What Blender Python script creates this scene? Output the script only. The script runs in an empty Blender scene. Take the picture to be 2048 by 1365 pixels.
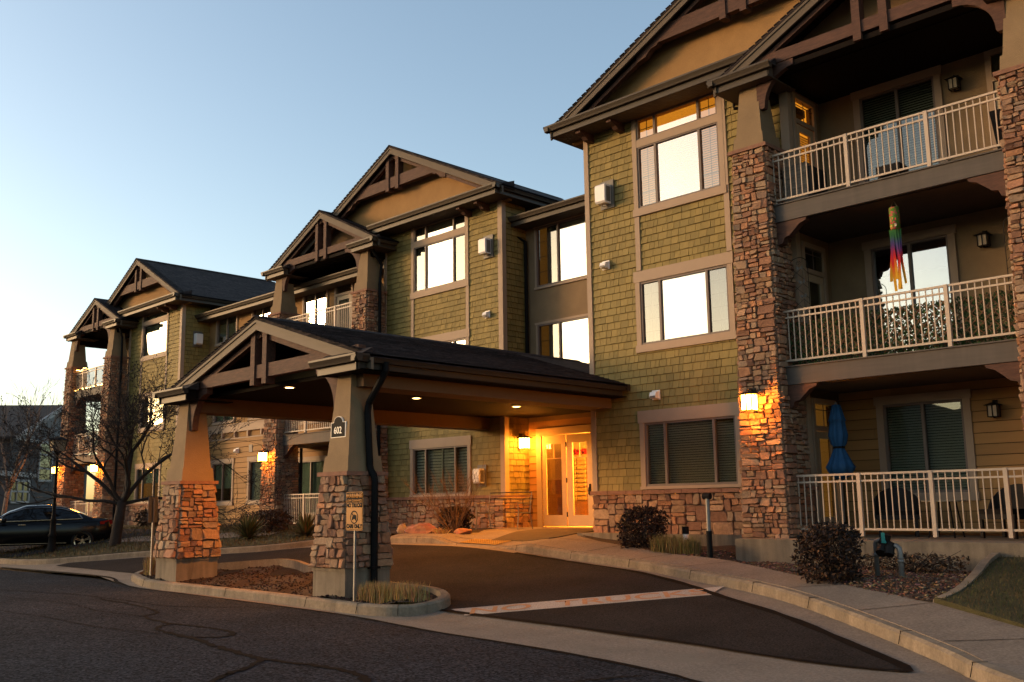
import bpy, bmesh, math, random
from mathutils import Vector, Matrix
R = random.Random(7)
SC = bpy.context.scene
COL = SC.collection
rad = math.radians
WL = {}

# ------------------------------------------------------------------ mesh builder
class MB:
    def __init__(s): s.v = []; s.f = []; s.c = []; s.m = []
    def add(s, pts, faces, col=None, mi=0):
        b = len(s.v); s.v.extend([tuple(p) for p in pts])
        for f in faces:
            s.f.append(tuple(b+i for i in f)); s.c.append(col); s.m.append(mi)
    def poly(s, pts, col=None, mi=0): s.add(pts, [tuple(range(len(pts)))], col, mi)
    def hexa(s, p, col=None, mi=0):
        s.add(p, [(0,3,2,1),(4,5,6,7),(0,1,5,4),(1,2,6,5),(2,3,7,6),(3,0,4,7)], col, mi)
    def box(s, x0, x1, y0, y1, z0, z1, col=None, mi=0):
        if x0 > x1: x0, x1 = x1, x0
        if y0 > y1: y0, y1 = y1, y0
        if z0 > z1: z0, z1 = z1, z0
        s.hexa([(x0,y0,z0),(x1,y0,z0),(x1,y1,z0),(x0,y1,z0),(x0,y0,z1),(x1,y0,z1),(x1,y1,z1),(x0,y1,z1)], col, mi)
    def prism(s, sec, a0, a1, axis='y', col=None, mi=0):
        n = len(sec)
        if axis == 'y': P = lambda q, a: (q[0], a, q[1])
        elif axis == 'x': P = lambda q, a: (a, q[0], q[1])
        else: P = lambda q, a: (q[0], q[1], a)
        pts = [P(q, a0) for q in sec]+[P(q, a1) for q in sec]
        fs = [tuple(range(n))[::-1], tuple(range(n, 2*n))]+[(i, (i+1) % n, n+(i+1) % n, n+i) for i in range(n)]
        s.add(pts, fs, col, mi)
    def tube(s, path, r, n=8, col=None, mi=0, cap=True):
        path = [Vector(p) for p in path]; k = len(path)
        rr = r if isinstance(r, (list, tuple)) else [r]*k
        pts = []; up = None
        for i, p in enumerate(path):
            t = (path[min(i+1, k-1)]-path[max(i-1, 0)])
            t = t.normalized() if t.length > 1e-9 else Vector((0, 0, 1))
            if up is None:
                up = Vector((0, 0, 1)) if abs(t.z) < .9 else Vector((1, 0, 0))
            a = (up-t*up.dot(t))
            if a.length < 1e-6: a = Vector((0, 1, 0)).cross(t)
            a.normalize(); b = t.cross(a); up = a
            for j in range(n):
                w = 2*math.pi*j/n
                pts.append(p+(a*math.cos(w)+b*math.sin(w))*rr[i])
        fs = []
        for i in range(k-1):
            for j in range(n):
                fs.append((i*n+j, i*n+(j+1) % n, (i+1)*n+(j+1) % n, (i+1)*n+j))
        if cap: fs += [tuple(range(n))[::-1], tuple(range((k-1)*n, k*n))]
        s.add(pts, fs, col, mi)
    def lathe(s, prof, c, n=16, col=None, mi=0, wob=None):
        pts = []; k = len(prof)
        for i, (r, z) in enumerate(prof):
            for j in range(n):
                w = 2*math.pi*j/n; q = r*(wob(w, i/(k-1)) if wob else 1)
                pts.append((c[0]+q*math.cos(w), c[1]+q*math.sin(w), c[2]+z))
        fs = [(i*n+j, i*n+(j+1) % n, (i+1)*n+(j+1) % n, (i+1)*n+j) for i in range(k-1) for j in range(n)]
        fs += [tuple(range(n))[::-1], tuple(range((k-1)*n, k*n))]
        s.add(pts, fs, col, mi)
    def beam(s, p, q, w, h, up=(0, 0, 1), col=None, mi=0):
        p = Vector(p); q = Vector(q); t = (q-p).normalized(); a = t.cross(Vector(up))
        if a.length < 1e-6: a = t.cross(Vector((1, 0, 0)))
        a.normalize(); b = a.cross(t); a *= w/2; b *= h/2
        s.hexa([p-a-b, p+a-b, q+a-b, q-a-b, p-a+b, p+a+b, q+a+b, q-a+b], col, mi)
    def blob(s, c, rx, ry, rz, seed, n=10, k=7, amp=.18, col=None, mi=0):
        rg = random.Random(seed); ph = [rg.uniform(0, 6.28) for _ in range(6)]
        pts = []
        for i in range(k):
            th = math.pi*i/(k-1)
            for j in range(n):
                w = 2*math.pi*j/n
                f = 1+amp*(math.sin(2*w+ph[0]+th)+math.sin(3*w+ph[1]-2*th)*.6+math.sin(3*th+ph[2])*.5)+rg.uniform(-amp, amp)*.35
                pts.append((c[0]+rx*f*math.sin(th)*math.cos(w), c[1]+ry*f*math.sin(th)*math.sin(w), c[2]+rz*f*math.cos(th)))
        s.add(pts, [(i*n+j, (i+1)*n+j, (i+1)*n+(j+1) % n, i*n+(j+1) % n) for i in range(k-1) for j in range(n)], col, mi)
    def build(s, name, mat, parent=None, smooth=False, kind=None):
        me = bpy.data.meshes.new(name); me.from_pydata(s.v, [], s.f)
        ms = mat if isinstance(mat, (list, tuple)) else [mat]
        for m_ in ms: me.materials.append(m_)
        if len(ms) > 1: me.polygons.foreach_set('material_index', s.m)
        if any(c is not None for c in s.c):
            at = me.color_attributes.new('tint', 'FLOAT_COLOR', 'CORNER'); data = []
            for f, c in zip(s.f, s.c):
                c = c or (.5, .5, .5); data += [c[0], c[1], c[2], 1.0]*len(f)
            at.data.foreach_set('color', data)
        me.validate(); me.update()
        bm = bmesh.new(); bm.from_mesh(me); bmesh.ops.recalc_face_normals(bm, faces=bm.faces); bm.to_mesh(me); bm.free()
        if smooth: me.polygons.foreach_set('use_smooth', [True]*len(me.polygons))
        o = bpy.data.objects.new(name, me); COL.objects.link(o)
        attach(o, parent)
        if kind: o['kind'] = kind
        return o

def attach(o, parent):
    if parent is not None:
        o.parent = parent; w = WL[parent.name]; o.location = -w
        WL[o.name] = Vector((0, 0, 0))
    else: WL[o.name] = Vector((0, 0, 0))

def tag(o, label=None, cat=None, group=None, kind=None):
    if label: o['label'] = label
    if cat: o['category'] = cat
    if group: o['group'] = group
    if kind: o['kind'] = kind
    return o

def thing(name, label, cat, loc=(0, 0, 0), group=None):
    o = bpy.data.objects.new(name, None); COL.objects.link(o); o.location = loc; o.empty_display_size = .3
    WL[o.name] = Vector(loc)
    return tag(o, label, cat, group)

def copy_thing(root, loc, rz, label, sc=1.0):
    r = root.copy(); COL.objects.link(r); r.location = loc; r.rotation_euler = (0, 0, rz); r.scale = (sc, sc, sc); r['label'] = label
    for ch in list(root.children):
        c = ch.copy(); COL.objects.link(c); c.parent = r
        for g in list(ch.children):
            d = g.copy(); COL.objects.link(d); d.parent = c
    return r

# ------------------------------------------------------------------ materials
ALB = (.74, .65, .57)
def nodes(name):
    m = bpy.data.materials.new(name); m.use_nodes = True; nt = m.node_tree
    for n in list(nt.nodes): nt.nodes.remove(n)
    out = nt.nodes.new('ShaderNodeOutputMaterial'); b = nt.nodes.new('ShaderNodeBsdfPrincipled')
    nt.links.new(b.outputs[0], out.inputs[0])
    return m, nt, b, out

def mat(name, col, rough=.8, var=.15, scale=6, bump=0, bscale=None, metal=0, tint=False, spec=.3, stretch=None, fine=0, fscale=90, grime=0, spots=None, speck=None):
    m, nt, b, out = nodes(name); L = nt.links.new; N = nt.nodes.new
    b.inputs['Roughness'].default_value = rough; b.inputs['Metallic'].default_value = metal
    b.inputs['Specular IOR Level'].default_value = spec
    tc = N('ShaderNodeTexCoord'); src = tc.outputs['Object']
    if stretch:
        mp = N('ShaderNodeMapping'); mp.inputs['Scale'].default_value = stretch; L(src, mp.inputs[0]); src2 = mp.outputs[0]
    else: src2 = src
    if tint:
        a = N('ShaderNodeAttribute'); a.attribute_name = 'tint'
        vm = N('ShaderNodeVectorMath'); vm.operation = 'MULTIPLY'; vm.inputs[1].default_value = ALB; L(a.outputs['Color'], vm.inputs[0]); base = vm.outputs[0]
    else:
        rgb = N('ShaderNodeRGB'); rgb.outputs[0].default_value = (col[0]*ALB[0], col[1]*ALB[1], col[2]*ALB[2], 1); base = rgb.outputs[0]
    def mul(base, fac_out, lo, hi, blend='MULTIPLY'):
        mr = N('ShaderNodeMapRange'); mr.inputs[1].default_value = .25; mr.inputs[2].default_value = .75
        mr.inputs[3].default_value = lo; mr.inputs[4].default_value = hi; L(fac_out, mr.inputs[0])
        mx = N('ShaderNodeVectorMath'); mx.operation = 'SCALE'; L(base, mx.inputs[0]); L(mr.outputs[0], mx.inputs['Scale'])
        return mx.outputs[0]
    if var:
        n1 = N('ShaderNodeTexNoise'); n1.inputs['Scale'].default_value = scale; n1.inputs['Detail'].default_value = 6; n1.inputs['Roughness'].default_value = .6; L(src2, n1.inputs['Vector'])
        base = mul(base, n1.outputs[0], 1-var, 1+var)
    if fine:
        n2 = N('ShaderNodeTexNoise'); n2.inputs['Scale'].default_value = fscale; n2.inputs['Detail'].default_value = 3; L(src2, n2.inputs['Vector'])
        base = mul(base, n2.outputs[0], 1-fine, 1+fine)
    if speck:
        vo_ = N('ShaderNodeTexVoronoi'); vo_.inputs['Scale'].default_value = speck[0]; L(src, vo_.inputs['Vector']); sx_ = N('ShaderNodeSeparateColor'); L(vo_.outputs['Color'], sx_.inputs[0])
        mr = N('ShaderNodeMapRange'); mr.inputs[3].default_value = speck[1]; mr.inputs[4].default_value = speck[2]; L(sx_.outputs[0], mr.inputs[0])
        pw_ = N('ShaderNodeMath'); pw_.operation = 'POWER'; pw_.inputs[1].default_value = 2.2; L(mr.outputs[0], pw_.inputs[0])
        mx = N('ShaderNodeVectorMath'); mx.operation = 'SCALE'; L(base, mx.inputs[0]); L(pw_.outputs[0], mx.inputs['Scale']); base = mx.outputs[0]
    if grime:
        n4 = N('ShaderNodeTexNoise'); n4.inputs['Scale'].default_value = 1.0; n4.inputs['Detail'].default_value = 7; n4.inputs['Distortion'].default_value = 1
        mp = N('ShaderNodeMapping'); mp.inputs['Scale'].default_value = (5, 5, .5); L(src, mp.inputs[0]); L(mp.outputs[0], n4.inputs['Vector'])
        base = mul(base, n4.outputs[0], 1-grime, 1+grime*.4)
    if spots:
        n5 = N('ShaderNodeTexNoise'); n5.inputs['Scale'].default_value = spots[0]; n5.inputs['Detail'].default_value = 5; L(src, n5.inputs['Vector'])
        mr = N('ShaderNodeMapRange'); mr.inputs[1].default_value = spots[1]; mr.inputs[2].default_value = spots[1]+.12; L(n5.outputs[0], mr.inputs[0])
        mx = N('ShaderNodeMix'); mx.data_type = 'RGBA'; L(mr.outputs[0], mx.inputs[0]); L(base, mx.inputs[6]); mx.inputs[7].default_value = (*spots[2], 1); base = mx.outputs[2]
    L(base, b.inputs['Base Color'])
    if bump:
        n3 = N('ShaderNodeTexNoise'); n3.inputs['Scale'].default_value = bscale or scale*4; n3.inputs['Detail'].default_value = 5; L(src2, n3.inputs['Vector'])
        bp = N('ShaderNodeBump'); bp.inputs['Strength'].default_value = 1; bp.inputs['Distance'].default_value = bump; L(n3.outputs[0], bp.inputs['Height']); L(bp.outputs[0], b.inputs['Normal'])
    return m

def emit(name, col, strength):
    m, nt, b, out = nodes(name); e = nt.nodes.new('ShaderNodeEmission'); e.inputs[0].default_value = (*col, 1); e.inputs[1].default_value = strength
    nt.links.new(e.outputs[0], out.inputs[0]); nt.nodes.remove(b); return m

def glass(name, refl, tintc=(1, 1, 1), wob=.0):
    m, nt, b, out = nodes(name); L = nt.links.new; N = nt.nodes.new; nt.nodes.remove(b)
    t = N('ShaderNodeBsdfTransparent'); t.inputs[0].default_value = (*tintc, 1)
    g = N('ShaderNodeBsdfGlossy'); g.inputs['Roughness'].default_value = .01
    lw = N('ShaderNodeLayerWeight'); pw = N('ShaderNodeMath'); pw.operation = 'POWER'; pw.inputs[1].default_value = 4; L(lw.outputs['Facing'], pw.inputs[0])
    ad = N('ShaderNodeMath'); ad.operation = 'MULTIPLY_ADD'; ad.inputs[1].default_value = 1-refl; ad.inputs[2].default_value = refl; ad.use_clamp = True; L(pw.outputs[0], ad.inputs[0])
    mx = N('ShaderNodeMixShader'); L(ad.outputs[0], mx.inputs[0]); L(t.outputs[0], mx.inputs[1]); L(g.outputs[0], mx.inputs[2]); L(mx.outputs[0], out.inputs[0])
    if wob:
        tc = N('ShaderNodeTexCoord'); n = N('ShaderNodeTexNoise'); n.inputs['Scale'].default_value = 1.3; L(tc.outputs['Object'], n.inputs['Vector'])
        bp = N('ShaderNodeBump'); bp.inputs['Distance'].default_value = wob; L(n.outputs[0], bp.inputs['Height']); L(bp.outputs[0], g.inputs['Normal'])
    return m

def roof_mat(name, axis, slope):
    """asphalt shingles: brick pattern laid along the ridge (u) and down the slope (v)"""
    m, nt, b, out = nodes(name); L = nt.links.new; N = nt.nodes.new
    b.inputs['Roughness'].default_value = .95; b.inputs['Specular IOR Level'].default_value = .15
    tc = N('ShaderNodeTexCoord'); sp = N('ShaderNodeSeparateXYZ'); L(tc.outputs['Object'], sp.inputs[0])
    mz = N('ShaderNodeMath'); mz.operation = 'MULTIPLY'; mz.inputs[1].default_value = 1/math.sin(math.atan(slope)); L(sp.outputs[2], mz.inputs[0])
    cb = N('ShaderNodeCombineXYZ'); L(sp.outputs[1 if axis == 'y' else 0], cb.inputs[0]); L(mz.outputs[0], cb.inputs[1])
    br = N('ShaderNodeTexBrick'); L(cb.outputs[0], br.inputs['Vector'])
    br.inputs['Scale'].default_value = 1; br.inputs['Brick Width'].default_value = .31; br.inputs['Row Height'].default_value = .14
    br.inputs['Mortar Size'].default_value = .006; br.offset = .37; br.offset_frequency = 2; br.squash = 1.4; br.squash_frequency = 3
    br.inputs['Color1'].default_value = (.019, .014, .013, 1); br.inputs['Color2'].default_value = (.042, .030, .027, 1); br.inputs['Mortar'].default_value = (.008, .006, .006, 1)
    n1 = N('ShaderNodeTexNoise'); n1.inputs['Scale'].default_value = 7; n1.inputs['Detail'].default_value = 8; L(tc.outputs['Object'], n1.inputs['Vector'])
    mr = N('ShaderNodeMapRange'); mr.inputs[1].default_value = .3; mr.inputs[2].default_value = .7; mr.inputs[3].default_value = .55; mr.inputs[4].default_value = 1.5; L(n1.outputs[0], mr.inputs[0])
    vs = N('ShaderNodeVectorMath'); vs.operation = 'SCALE'; L(br.outputs[0], vs.inputs[0]); L(mr.outputs[0], vs.inputs['Scale']); L(vs.outputs[0], b.inputs['Base Color'])
    fr = N('ShaderNodeMath'); fr.operation = 'FRACT'; dv = N('ShaderNodeMath'); dv.operation = 'DIVIDE'; dv.inputs[1].default_value = .14; L(mz.outputs[0], dv.inputs[0]); L(dv.outputs[0], fr.inputs[0])
    inv = N('ShaderNodeMath'); inv.operation = 'SUBTRACT'; inv.inputs[0].default_value = 1; L(fr.outputs[0], inv.inputs[1])
    bp = N('ShaderNodeBump'); bp.inputs['Distance'].default_value = .012; bp.inputs['Strength'].default_value = 1; L(inv.outputs[0], bp.inputs['Height']); L(bp.outputs[0], b.inputs['Normal'])
    return m

M = {}
M['shingle'] = mat('green_shingle_paint', (.2, .19, .07), .75, tint=True, var=.12, scale=3, fine=.08, fscale=40, stretch=(1, 1, .2))
M['shingle_back'] = mat('shingle_underlay', (.13, .105, .04), .9, var=0)
M['lap_back'] = mat('lap_shadow_backing', (.12, .075, .035), .9, var=0)  # dark backing behind the board gaps; paints the shadow lines under each lap
M['lap'] = mat('tan_lap_paint', (.33, .24, .13), .75, var=.1, scale=3, stretch=(.3, .3, 4), tint=True)
M['stucco'] = mat('gold_stucco', (.40, .25, .105), .9, var=.12, scale=2.5, bump=.006, bscale=60, fine=.1, fscale=70)
M['stucco2'] = mat('taupe_stucco', (.30, .225, .135), .9, var=.12, scale=2.5, bump=.006, bscale=60, fine=.1, fscale=70)
M['stucco3'] = mat('sand_stucco', (.30, .205, .105), .9, var=.12, scale=2, bump=.005, bscale=60, fine=.08, fscale=70)
M['trim'] = mat('tan_trim_paint', (.46, .36, .27), .65, var=.06, scale=4)
M['sash'] = mat('taupe_sash', (.21, .17, .15), .5, var=.05)
M['stone'] = mat('field_stone', (.3, .2, .15), .9, tint=True, var=.28, scale=14, bump=.012, bscale=26, fine=.16, fscale=60)
M['mortar'] = mat('dark_mortar', (.19, .125, .09), .95, var=.2, scale=12, bump=.01, bscale=60)
M['cap'] = mat('red_capstone', (.30, .165, .115), .9, var=.25, scale=8, bump=.01, bscale=30)
M['wood'] = mat('stained_timber', (.105, .052, .036), .75, var=.4, scale=3.5, stretch=(1, 6, 6), bump=.004, bscale=20, fine=.2, fscale=12)
M['gutter'] = mat('bronze_gutter_paint', (.07, .056, .041), .5, var=.08, scale=5, spec=.25)
M['rake'] = mat('taupe_fascia_paint', (.13, .105, .078), .7, var=.1, scale=3)
M['gutter_dark'] = mat('dark_gutter_paint', (.045, .036, .028), .5, var=.08, scale=5, spec=.25)
M['rake_l'] = mat('grey_taupe_fascia_paint', (.19, .16, .12), .7, var=.12, scale=3, stretch=(.5, 1, 4))
M['beam'] = mat('brown_beam_paint', (.17, .105, .055), .8, var=.1)
M['dark'] = mat('dark_bronze_metal', (.02, .017, .015), .6, var=.1, spec=.15)
M['black'] = mat('black_metal', (.012, .012, .013), .7, var=.1, spec=.1)
M['soffit'] = mat('beadboard_soffit', (.10, .075, .055), .7, var=.1, scale=3)
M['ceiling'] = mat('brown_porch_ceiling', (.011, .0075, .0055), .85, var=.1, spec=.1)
M['rail'] = mat('cream_railing_paint', (.62, .54, .45), .5, var=.06, scale=3, fine=.03)
M['fascia'] = mat('grey_balcony_fascia', (.115, .105, .098), .7, var=.16, scale=2.5, stretch=(.6, 1, 6), grime=.15)
M['deck'] = mat('balcony_deck', (.10, .08, .07), .8, var=.15)
M['blind'] = mat('white_blind', (.62, .6, .55), .6, var=.03)
M['blind_tan'] = mat('tan_blind', (.5, .4, .29), .6, var=.04)
M['shade'] = mat('pale_roller_shade', (.62, .66, .64), .8, var=.06, scale=3)
M['teal_shade'] = mat('green_grey_shade', (.30, .40, .33), .8, var=.05, scale=3)
M['sheer'] = mat('grey_sheer_curtain', (.40, .42, .38), .8, var=.18, scale=5, stretch=(6, 1, .6))
M['room'] = mat('dark_room', (.05, .04, .035), .9, var=.1)
M['room_lit'] = emit('lamp_lit_room', (1, .30, .02), .55)
M['room_dim'] = emit('dim_lit_room', (1, .36, .05), .06)
M['curtain'] = mat('white_curtain', (.72, .7, .66), .8, var=.08, stretch=(8, 1, .5))
M['glass'] = glass('coated_window_glass', .40, (.85, .9, .86))
M['glass_lo'] = glass('plain_window_glass', .08, (.75, .8, .76))
M['glass_screen'] = glass('screened_window_glass', .16, (.6, .63, .6))
M['roof_y'] = roof_mat('asphalt_shingle_roof', 'y', .494)
M['roof_p'] = roof_mat('asphalt_shingle_canopy_roof', 'y', .316)
M['roof_x'] = roof_mat('asphalt_shingle_pent_roof', 'x', .494)
M['concrete'] = mat('concrete_plinth', (.25, .22, .175), .9, var=.22, scale=3, bump=.004, bscale=50, fine=.12, fscale=60, grime=.45)
M['walk'] = mat('pavement_concrete', (.235, .205, .175), .9, var=.22, scale=1.4, bump=.002, bscale=90, fine=.14, fscale=30, spots=(1.1, .60, (.17, .135, .10)), speck=(55, .9, 1.1))
M['kerb'] = mat('kerb_concrete', (.27, .235, .185), .9, var=.3, scale=2.2, bump=.006, bscale=40, fine=.2, fscale=30, grime=.3, spots=(2.6, .58, (.15, .125, .095)))
M['asphalt'] = mat('asphalt', (.036, .042, .055), .9, var=.3, scale=.55, bump=.006, bscale=160, fine=.3, fscale=20, spec=.04, speck=(42, .55, 1.4), grime=.12)
M['asphalt2'] = mat('driveway_asphalt', (.036, .033, .034), .9, var=.3, scale=.8, bump=.006, bscale=160, fine=.8, fscale=48, spec=.04)
M['tar'] = mat('tar_seal', (.013, .010, .009), .95, var=.2, spec=.05)
M['soil'] = mat('garden_soil', (.046, .03, .021), .95, var=.4, scale=5, bump=.03, bscale=18, fine=.4, fscale=60)
M['turf'] = mat('dormant_turf', (.06, .058, .022), .95, var=.35, scale=3, bump=.02, bscale=60, fine=.3, fscale=80)
M['lit'] = emit('lantern_glow', (1, .31, .028), 62)
M['lit_down'] = emit('downlight_glow', (1, .55, .16), 12)
M['unlit'] = mat('frosted_lantern_glass', (.42, .38, .28), .4, var=.05)
M['white'] = mat('white_fixture_plastic', (1.1, 1.15, 1.2), .45, var=.03, spec=.5)
M['steel'] = mat('galvanised_steel', (.26, .28, .30), .5, metal=.5, var=.12)
M['grey'] = mat('grey_fixture_plate', (.2, .19, .17), .5, var=.08)
M['leaf_dark'] = mat('dark_hedge_leaf', (.02, .014, .011), .7, tint=True, var=.3)
M['blade'] = mat('dry_grass_blade', (.2, .15, .06), .8, tint=True, var=.15)
M['bark'] = mat('dark_bark', (.035, .026, .022), .9, var=.35, scale=9, bump=.01, bscale=30)
M['birch'] = mat('pale_birch_bark', (.2, .165, .14), .85, var=.3, scale=6)
M['twig'] = mat('tan_twig', (.15, .09, .05), .85, var=.25)
M['rock'] = mat('red_landscape_rock', (.28, .13, .085), .9, tint=True, var=.35, scale=5, bump=.03, bscale=9)
M['door'] = mat('cream_door_paint', (.55, .46, .33), .55, var=.05)
# ------------------------------------------------------------------ surfaces
def front(Y): return lambda u, z, d=0: (u, Y-d, z)
def sideX(X): return lambda u, z, d=0: (X+d, u, z)

def wall_sheet(mb, fr, u0, u1, z0, z1, holes=()):
    us = sorted({u0, u1, *[min(max(h[0], u0), u1) for h in holes], *[min(max(h[1], u0), u1) for h in holes]})
    zs = sorted({z0, z1, *[min(max(h[2], z0), z1) for h in holes], *[min(max(h[3], z0), z1) for h in holes]})
    for a, b in zip(us, us[1:]):
        for c, d in zip(zs, zs[1:]):
            if b-a < 1e-4 or d-c < 1e-4: continue
            mu, mz = (a+b)/2, (c+d)/2
            if any(h[0] < mu < h[1] and h[2] < mz < h[3] for h in holes): continue
            p = [fr(a, c), fr(b, c), fr(b, d), fr(a, d), fr(a, c, -.12), fr(b, c, -.12), fr(b, d, -.12), fr(a, d, -.12)]
            mb.hexa(p)

GREEN = [(.325, .262, .088), (.345, .277, .094), (.305, .248, .083), (.33, .265, .088), (.29, .238, .080)]
LAP = [(.45, .27, .105), (.47, .28, .11), (.43, .26, .10)]
def courses(mb, fr, u0, u1, z0, z1, h, w0, w1, holes, seed, cols, proud=.02, gap=.006, vg=.005):
    rg = random.Random(seed); n = max(1, round((z1-z0)/h)); h = (z1-z0)/n
    for i in range(n):
        a = z0+i*h; b = a+h
        iv = [(u0, u1)]
        for H in holes:
            if H[2] < b-.25*h and H[3] > a+.25*h:
                nv = []
                for s, e in iv:
                    if H[1] <= s or H[0] >= e: nv.append((s, e)); continue
                    if H[0] > s: nv.append((s, H[0]))
                    if H[1] < e: nv.append((H[1], e))
                iv = nv
        for s, e in iv:
            u = s-rg.uniform(0, w0)
            while u < e:
                w = rg.uniform(w0, w1); p, q = max(u, s), min(u+w-gap, e); u += w
                if q-p < .015: continue
                c = rg.choice(cols); k = rg.uniform(.86, 1.1); c = tuple(x*k for x in c)
                pb = proud*rg.uniform(.8, 1.2); dz = rg.uniform(.0, .006)
                P = [fr(p, a+dz, pb), fr(q, a+dz, pb), fr(q, b-vg, .004), fr(p, b-vg, .004), fr(p, a+dz, 0), fr(q, a+dz, 0), fr(q, b-vg, 0), fr(p, b-vg, 0)]
                mb.add(P, [(0, 1, 2, 3), (4, 5, 1, 0), (4, 0, 3, 7), (1, 5, 6, 2)], c)

STONE = [(.40, .215, .135), (.36, .225, .15), (.42, .27, .175), (.32, .175, .115), (.42, .31, .21), (.37, .265, .185), (.46, .245, .14), (.33, .225, .165), (.28, .155, .105), (.44, .29, .18)]
def stones(mb, BL, BR, TR, TL, seed, mw=.36, mh=.2, depth=.05, n=12, gap=.011):
    rg = random.Random(seed)
    BL, BR, TR, TL = map(Vector, (BL, BR, TR, TL)); W = ((BR-BL).length+(TR-TL).length)/2; H = ((TL-BL).length+(TR-BR).length)/2
    nrm = (BR-BL).cross(TL-BL).normalized()
    def P(x, y, d):
        s, t = x/W, y/H
        return (BL*(1-s)+BR*s)*(1-t)+(TL*(1-s)+TR*s)*t+nrm*d
    cells = []
    def split(x0, x1, y0, y1):
        w, h = x1-x0, y1-y0; tw = mw*rg.uniform(.4, 1.3); th = mh*rg.uniform(.4, 1.3)
        if w <= tw and h <= th or (w < mw*.45 and h < mh*.8) or (h < mh*.4 and w < mw*1.1): cells.append((x0, x1, y0, y1)); return
        if (w/mw < h/mh or w < mw*.42) and h > mh*.5:
            c = y0+h*rg.uniform(.32, .68); split(x0, x1, y0, c); split(x0, x1, c, y1)
        else:
            c = x0+w*rg.uniform(.32, .68); split(x0, c, y0, y1); split(c, x1, y0, y1)
    split(0, W, 0, H)
    for x0, x1, y0, y1 in cells:
        cx, cy = (x0+x1)/2, (y0+y1)/2; hw, hh = (x1-x0-gap)/2, (y1-y0-gap)/2
        if hw < .015 or hh < .012: continue
        D = depth*rg.uniform(.6, 1.25); e = rg.uniform(.16, .42); sk = rg.uniform(-.12, .12)
        ring = []
        for k in range(n):
            a = 2*math.pi*(k+.5)/n; ca, sa = math.cos(a), math.sin(a); j = rg.uniform(.86, 1.1)
            px = hw*math.copysign(abs(ca)**e, ca)*j; py = hh*math.copysign(abs(sa)**e, sa)*j
            ring.append((px+sk*py, py+sk*.5*px))
        tx, ty = rg.uniform(-.35, .35), rg.uniform(-.35, .35)
        pts = [P(cx+a, cy+b, 0) for a, b in ring]+[P(cx+a, cy+b, D*.8) for a, b in ring]
        pts += [P(cx+a*.88, cy+b*.88, D*(1+tx*a/hw+ty*b/hh)*rg.uniform(.92, 1.08)) for a, b in ring]+[P(cx+hw*tx*.6, cy+hh*ty*.6, D*rg.uniform(.9, 1.2))]
        fs = []
        for r_ in range(2): fs += [(r_*n+k, r_*n+(k+1) % n, (r_+1)*n+(k+1) % n, (r_+1)*n+k) for k in range(n)]
        fs += [(2*n+k, 2*n+(k+1) % n, 3*n) for k in range(n)]
        c = rg.choice(STONE); kk = rg.uniform(.8, 1.15)
        mb.add(pts, fs, tuple(x*kk for x in c))

# ------------------------------------------------------------------ the apartment building
BLD = thing('apartment_building', 'three storey apartment building with green shingle towers, stone pillars and timber gables', 'building', (-18, 20, -.62))
FL = -.62

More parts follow.
